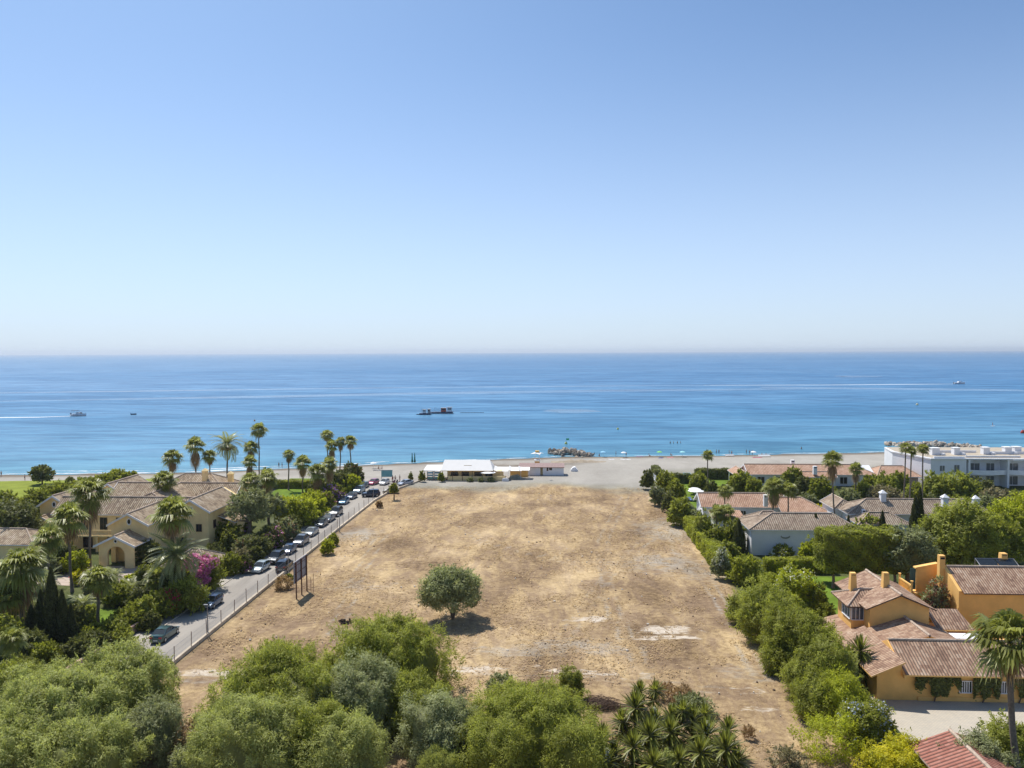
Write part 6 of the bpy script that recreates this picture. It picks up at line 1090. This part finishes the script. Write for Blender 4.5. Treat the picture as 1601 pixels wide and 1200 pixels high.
u, v, z = beachpt(806, 748); b = MB(); b.prism([(-1.9, 0), (1.9, 0), (1.5, .5), (.6, 1.15), (-.5, .9), (-1.5, .7)], -.8, .8, 'y'); tag(b.build('covered_boat', plain('grey_tarp', (.30, .30, .25), .8, .3, 2)), 'small boat under a grey green cover before the sails', 'boat').location = (u, v, z)
u, v, z = beachpt(790, 752); tag(MB().box(-.9, .9, -.3, .3, 0, .5).prism([(-.9, .5), (.9, .5), (.4, .9), (-.6, .8)], -.25, .25, 'y').build('white_bundle', M['white']), 'white bundle at the end of the terrace wall', 'bundle').location = (u, v, z)
u, v, z = beachpt(840, 735); lt = empty('lifeguard_tower', (u, v, z), 0, 'white lifeguard tower with star shaped sunshade and orange panel', 'lifeguard tower'); zt = ztop(840, 709, u, v)-z
for x in (-.75, .75):
    for y in (-.6, .6): MB().tube([(x*1.15, y, -.1), (x*.8, y*.9, zt)], .07, 6).build('leg', M['white'], lt)
MB().box(-.9, .9, -.8, .8, zt*.62, zt*.62+.12).build('platform', M['white'], lt); MB().box(-.7, .7, -.74, -.66, zt*.28, zt*.56).build('panel', plain('orange_panel', (.62, .30, .05), .6, 0), lt); b = MB(); pts = []
for k in range(8): a = k*math.pi/4+math.pi/8; rr = 2.2 if k % 2 == 0 else 1.25; pts.append((rr*c_(a), rr*s_(a), zt+(0.0 if k % 2 == 0 else .25)))
for k in range(8): p, q = pts[k], pts[(k+1) % 8]; b.face([p, q, (0, 0, zt+.6)]); b.face([(p[0], p[1], p[2]-.04), (0, 0, zt+.5), (q[0], q[1], q[2]-.04)])
b.build('sunshade', M['canvas'], lt); MB().box(-.6, .6, -.5, .5, zt+.62, zt+.9).build('roof_panel', plain('yellow_panel', (.72, .45, .06), .6, 0), lt)
for px, l in ((644.5, 'first furled green parasol at the waterline'), (648.5, 'second furled green parasol at the waterline')):
    u, v, z = beachpt(px, 724); root = empty('furled_parasol', (u, v, z), 0, l, 'parasol', 'furled green parasols'); hh = ztop(px, 707, u, v)-z; MB().tube([(0, 0, -.2), (0, 0, hh)], .05, 6).build('pole', M['metal'], root); MB().tube([(0, 0, .4), (0, 0, 1.3), (0, 0, hh*.9), (0, 0, hh)], [.40, .24, .12, .03], 8).build('canopy', plain('dark_green_fabric', (.02, .16, .12), .8, 0), root)
u, v, z = beachpt(605, 752); ib = empty('notice_board', (u, v, z), .1, 'teal notice board on two posts behind the white car', 'notice board')
for x in (-1.4, 1.4): MB().box(x-.07, x+.07, -.06, .06, -.1, 3.0).build('post', M['metal'], ib)
MB().box(-1.5, 1.5, -.12, -.061, 1.2, 3.0).build('board', plain('teal_board', (.18, .42, .44), .5, .1, 1), ib); MB().box(-1.6, 1.6, -.2, .1, 3.002, 3.1).build('board_roof', M['metal'], ib)
# scooters
def scooter(px, py, col, label, rz):
    u, v, z = beachpt(px, py); root = empty('scooter', (u, v, z+.02), R_(rz), label, 'scooter', 'scooters at the road end')
    for x in (-.6, .62): w_ = MB().prism([(x+.24*c_(k*.5236), .24+.24*s_(k*.5236)) for k in range(12)], -.06, .06, 'y').build('wheel', M['rubber'], root)
    MB().prism([(-.85, .5), (-.3, .35), (.2, .28), (.45, .35), (.6, .95), (.5, 1.0), (.3, .42), (-.1, .45), (-.25, .72), (-.8, .78)], -.16, .16, 'y').build('body', plain('scooter%d' % px, col, .35, 0), root); MB().prism([(-.78, .782), (-.2, .722), (-.22, .85), (-.75, .88)], -.14, .14, 'y').build('seat', M['rubber'], root); MB().tube([(.52, -.32, 1.02), (.55, 0, 1.0), (.52, .32, 1.02)], .025, 5).build('handlebar', M['metal'], root)
scooter(616, 756, (.2, .05, .1), 'dark red scooter beside the white car', 80); scooter(621, 756, (.03, .03, .04), 'black scooter between the standing people', 95); scooter(626, 757, (.1, .12, .3), 'blue scooter beside the lilac silver car', 70)
# ---------------------------------------------------------------- groynes
RK = []
rng = np.random.default_rng(12)
for k in range(6):
    me = bpy.data.meshes.new('boulder'); d = unit(rng.normal(size=(26, 3))); import bmesh
    bm = bmesh.new(); [bm.verts.new(tuple(p*np.array([1, .75, .6])*(.8+.35*rng.random()))) for p in d]; r_ = bmesh.ops.convex_hull(bm, input=bm.verts); bmesh.ops.delete(bm, geom=[g_ for g_ in r_['geom_interior'] if isinstance(g_, bmesh.types.BMVert)], context='VERTS'); bm.to_mesh(me); bm.free()
    me.materials.append(plain('rock%d' % k, [(.40, .34, .27), (.30, .26, .21), (.46, .40, .33), (.22, .19, .16), (.36, .29, .22), (.50, .45, .38)][k], .95, .25, 1.5, bmp=.5)); RK.append(me)
def groyne(P, n, wid, ht, sz, label, gname):
    for i in range(n):
        t = rng.random(); x = float(np.interp(t, np.linspace(0, 1, len(P)), [p[0] for p in P])); y = float(np.interp(t, np.linspace(0, 1, len(P)), [p[1] for p in P])); w_ = wid*math.sin(math.pi*min(1, .18+t*.75))
        e = rng.normal()*.42; x += rng.normal()*.6; y += e*w_; z = -1.6+ht*max(0, 1-abs(e)*1.1)*rng.uniform(.4, 1)*math.sin(math.pi*min(1, .2+t*.65)); s = sz*rng.uniform(.6, 1.35)
        o = link('boulder', RK[int(rng.integers(6))]); o.location = (x, y, z); o.scale = (s, s, s); o.rotation_euler = tuple(rng.random(3)*6.28); tag(o, label, 'boulder', gname)
u1g, v1g = G(862, 709, -1.5); u2g, v2g = G(922, 711, -1.5)
groyne([(u1g, v1g), ((u1g+u2g)/2, (v1g+v2g)/2-1), (u2g, v2g-3)], 120, 5.5, 2.3, .95, 'boulder in the small rock pile before the lifeguard tower', 'boulders of the small rock pile')
ua, va = G(1388, 696, -1.5); ub, vb = G(1470, 697, -1.5); uc_, vc_ = G(1560, 706, -1.5)
groyne([(ua, va), (ub, vb), (uc_, vc_)], 170, 6, 1.4, 1.15, 'boulder in the long breakwater behind the apartment block', 'boulders of the long breakwater')
u, v, z = beachpt(905, 722); b = MB(); n = 14
for i in range(n):
    for j in range(5):
        P = lambda i, j: (-9+18*i/n, -3+6*j/5, 1.1*math.sin(math.pi*min(1, max(0, i/n)))*math.sin(math.pi*min(1, j/5))*(.7+.3*math.sin(i*2.3+j))-.05); b.face([P(i, j), P(i+1, j), P(i+1, j+1), P(i, j+1)])
tag(b.build('sand_mound', plain('mound_sand', (.33, .27, .20), .95, .2, .8, bmp=.4), smooth=True), kind='structure').location = (u, v, z)
# ---------------------------------------------------------------- boats
def hull(L, W, H, mat, root, name='hull'):
    b = MB(); n = 10; rows = []
    for i in range(n+1):
        t = i/n; w_ = W/2*min(1, 1.15*(1-t**3.2)) if t > .0 else W/2*.95; k = H*(1+.35*t*t); x = -L/2+L*t; rows.append([(x, -w_, k), (x, -w_*.75, H*.1), (x+0*L, 0, -.15), (x, w_*.75, H*.1), (x, w_, k)])
    for i in range(n):
        for j in range(4): b.face([rows[i][j], rows[i+1][j], rows[i+1][j+1], rows[i][j+1]])
        b.face([(rows[i][0][0], rows[i][0][1]*.98, rows[i][0][2]-.12), (rows[i][4][0], rows[i][4][1]*.98, rows[i][4][2]-.12), (rows[i+1][4][0], rows[i+1][4][1]*.98, rows[i+1][4][2]-.12), (rows[i+1][0][0], rows[i+1][0][1]*.98, rows[i+1][0][2]-.12)])
    b.face(rows[0]); return b.build(name, M[mat], root)
def sea(px, py): return G(px, py, -1.5)
M['orange'] = plain('red_orange_paint', (.50, .10, .06), .5, .1, 1); M['navyp'] = plain('navy_paint', (.03, .06, .12), .4, 0)
def motorboat(px, py, L, label, rz=0, top=True):
    u, v = sea(px, py); root = empty('motorboat', (u, v, -1.45), rz, label, 'boat'); W = L*.3; hull(L, W, L*.13, 'white', root)
    b = MB(); b.prism([(-L*.15, L*.13), (L*.22, L*.15), (L*.10, L*.24), (-L*.12, L*.24)], -W*.33, W*.33, 'y'); b.build('cabin', M['white'], root); MB().prism([(L*.105, L*.236), (L*.215, L*.158), (L*.235, L*.158), (L*.12, L*.245)], -W*.31, W*.31, 'y').build('windscreen', M['glass'], root)
    if top:
        MB().box(-L*.42, 0, -W*.42, W*.42, L*.36, L*.375).build('sun_top', M['navyp'], root)
        for x in (-L*.4, -L*.02):
            for s in (-1, 1): MB().tube([(x, s*W*.4, L*.1), (x, s*W*.4, L*.36)], .04, 5).build('post', M['metal'], root)
    MB().box(-L*.54, -L*.49, -.25, .25, 0, L*.2).build('engine', M['navyp'], root); return u, v
um, vm = motorboat(123, 650, 9, 'white motorboat with dark sun top trailing a white wake', YAW)
us_, vs_ = motorboat(1500, 600, 12, 'white speedboat far out at the end of a long wake', YAW, False)
u, v = sea(209, 648); r_ = empty('rowing_boat', (u, v, -1.45), .2, 'tiny dark boat beside the motorboat', 'boat'); hull(3.2, 1.3, .55, 'navyp', r_); MB().box(-.3, 0, -.55, .55, .3, .4).build('thwart', M['wood'], r_); MB().box(-1.7, -1.45, -.2, .2, .2, 1.0).build('engine', M['navyp'], r_)
def barge(px, py, L, label, cab):
    u, v = sea(px, py); root = empty('work_barge', (u, v, -1.45), YAW, label, 'barge', 'work barges off the beach'); b = MB().prism([(-L/2, .9), (-L/2+.6, -.2), (L/2-.9, -.2), (L/2, 1.0)], -2.2, 2.2, 'y'); b.build('hull', M['navyp'], root)
    for x, w_, h, mt in cab: MB().box(x-w_/2, x+w_/2, -1.3, 1.3, 1.002, 1+h).build('cabin', M[mt], root); MB().box(x-w_/2+.2, x+w_/2-.2, -1.33, -1.301, 1+h*.5, 1+h*.8).build('window', M['glass'], root); MB().box(x-w_/2-.2, x+w_/2+.2, -1.5, 1.5, 1.002+h, 1.12+h).build('cabin_roof', M['metal'], root)
    MB().tube([(-L*.3, 0, 1), (-L*.3, 0, 3.6)], .08, 5).build('mast', M['metal'], root); MB().tube([(-L*.3, 0, 3.4), (-L*.05, 0, 1.4)], .05, 5).build('boom', M['metal'], root)
barge(691, 646, 14, 'larger work barge with red and pale cabins', [(1, 3, 2.2, 'orange'), (4.6, 2.6, 2.6, 'white')]); barge(665, 648, 7, 'smaller work barge with two pale cabins', [(-.6, 1.8, 2.0, 'white'), (2.2, 1.4, 2.2, 'metal')]); 
u, v = sea(655, 648); r_ = empty('float', (u, v, -1.4), YAW, 'low dark float towed behind the smaller barge', 'float'); MB().prism([(-1.6, .3), (-1.3, -.1), (1.3, -.1), (1.6, .3)], -.7, .7, 'y').build('hull', M['navyp'], r_)
b = MB(); pa, pb = sea(678, 647), sea(720, 645); 
for i in range(16): t = i/15; b.box(pb[0]+(-0)*t-0+(i*.9), pb[0]+.6+i*.9, pb[1]-.2, pb[1]+.2, -1.5, -1.2)
tag(b.build('float_line', M['navyp']), 'line of dark floats stretching away from the larger barge', 'float line')
def buoy(px, py, col, label, s=.5, flag=False):
    u, v = sea(px, py); root = empty('buoy', (u, v, -1.5), 0, label, 'buoy', 'buoys off the beach'); b = MB(); b.tube([(0, 0, -.3), (0, 0, 0), (0, 0, s*.6), (0, 0, s*1.4), (0, 0, s*1.8)], [s*.5, s, s, s*.5, s*.1], 10); b.build('float', plain('buoy%d' % px, col, .5, 0), root, True); MB().tube([(0, 0, s*1.7), (0, 0, s*2.6)], .05, 5).build('staff', M['metal'], root)
    if flag: MB().box(.05, 1.2, -.03, .03, s*1.6+.6, s*2.5+.8).build('flag', plain('green_flag', (.10, .5, .2), .7, 0), root)
buoy(885, 694, (.6, .6, .2), 'yellow buoy with green flag off the rock pile', .6, True); buoy(966, 671, (.7, .6, .05), 'small yellow buoy off the beach', .5); buoy(1434, 633, (.7, .65, .4), 'far pale buoy off the apartment block', .8); buoy(398, 658, (.6, .3, .1), 'small buoy above the tallest fan palm', .5); buoy(1599, 677, (.45, .05, .03), 'red buoy at the edge of the photo', .9)
u, v = sea(1552, 666); r_ = empty('paddle_board', (u, v, -1.46), .4, 'paddle board with a standing rower off the apartment block', 'paddle board'); b = MB(); b.prism([(1.6*c_(k*.5236), .38*s_(k*.5236)) for k in range(12)], -.02, .1, 'z'); b.build('board', M['white'], r_)
person(1552, 666, 'person standing on the paddle board', 'stand', 'red', z=-1.36, rz=40, group='paddler')
# wakes
M['wake'] = M['foam'].copy(); M['wake'].node_tree.nodes['Color Ramp'].color_ramp.elements[0].position = .18; M['wake'].node_tree.nodes['Color Ramp'].color_ramp.elements[1].position = .42
M['wake2'] = M['foam'].copy(); e_ = M['wake2'].node_tree.nodes['Color Ramp'].color_ramp.elements; e_[0].position = .2; e_[1].position = .9; e_[1].color = (.5, .5, .5, 1); M['wake2'].node_tree.nodes['Mapping'].inputs['Scale'].default_value = (.006, .05, 1)
M['slick'] = M['wake2'].copy(); M['slick'].node_tree.nodes['Color Ramp'].color_ramp.elements[1].color = (.24, .24, .24, 1)
def wake(P, wid, mat):
    pts = [sea(*p) for p in P]; n = len(pts); xs_ = np.linspace(0, n-1, n*8); pp = [(float(np.interp(t, range(n), [p[0] for p in pts])), float(np.interp(t, range(n), [p[1] for p in pts]))) for t in xs_]
    tag(ribbon('wake', pp, [float(np.interp(t, range(n), wid)) for t in xs_], -1.47, M[mat]), kind='stuff')
wake([(118, 650), (60, 652), (0, 652.5), (-120, 655)], [1.5, 3.5, 4.5, 5], 'wake'); wake([(1494, 600), (1420, 600.5), (1300, 601.5), (1100, 602)], [2, 7, 6, 4], 'wake'); wake([(1110, 602), (900, 603.5), (600, 606), (300, 610), (0, 614), (-200, 616)], [5, 9, 12, 13, 14, 14], 'wake2')
wake([(1300, 607), (1000, 610), (700, 614), (400, 620), (0, 627)], [18, 40, 40, 30, 14], 'slick'); wake([(1305, 588), (1320, 588), (1355, 588.5), (1370, 589)], [8, 70, 70, 8], 'slick'); wake([(850, 643), (870, 642.5), (910, 642.5), (940, 643)], [4, 30, 30, 4], 'slick'); wake([(1190, 605), (1601, 610)], [30, 40], 'slick')
# ---------------------------------------------------------------- white fences at the plot edge, pools, small garden things
def whitefence(v0, v1, label, n):
    root = empty('white_fence', (26.4, v0, 0), 0, label, 'fence', 'white fences at the plot edge')
    for k in range(n): y = (v1-v0)*k/(n-1); MB().box(-.12, .12, y-.12, y+.12, 0, 1.9).build('pillar', M['white'], root)
    b = MB().box(-.06, .06, .13, v1-v0-.13, 0, .8)
    for k in range(int((v1-v0)/.35)): b.box(-.03, .03, .3+k*.35, .38+k*.35, .8, 1.7)
    b.build('railing', M['white'], root)
whitefence(176, 188, 'white railing fence beside the feathery plot edge bush', 5); whitefence(196, 222, 'longer white fence running to the beach', 9)
for nm, poly, l in (('pool', [(-126, 196), (-112, 197), (-113, 200), (-127, 199)], 0), ('pool_terrace', [(-129, 193), (-110, 194), (-111, 203), (-130, 202)], 0)):
    sheet(nm, poly, .032 if nm == 'pool' else .026, plain('pool_blue', (.40, .50, .58), .15, .05) if nm == 'pool' else M['white'])
sheet('pool', [(51.5, 141), (53.3, 141), (53.3, 146), (51.5, 146)], .035, plain('turquoise_pool', (.02, .38, .36), .1, .05)); b = MB(); b.box(-.6, .6, -.1, .1, 0, 2); tag(MB().prism([(-.7, 0), (.7, 0), (.7, 1.9), (-.7, 2.1)], -.08, .08, 'y').box(-.6, .6, -.10, -.081, .9, 1.0).build('garden_gate', plain('turquoise_gate', (.02, .35, .28), .5, .1, 1)), 'turquoise gate at the side of the blank white house', 'gate').location = (31.9, 136.0, 0)
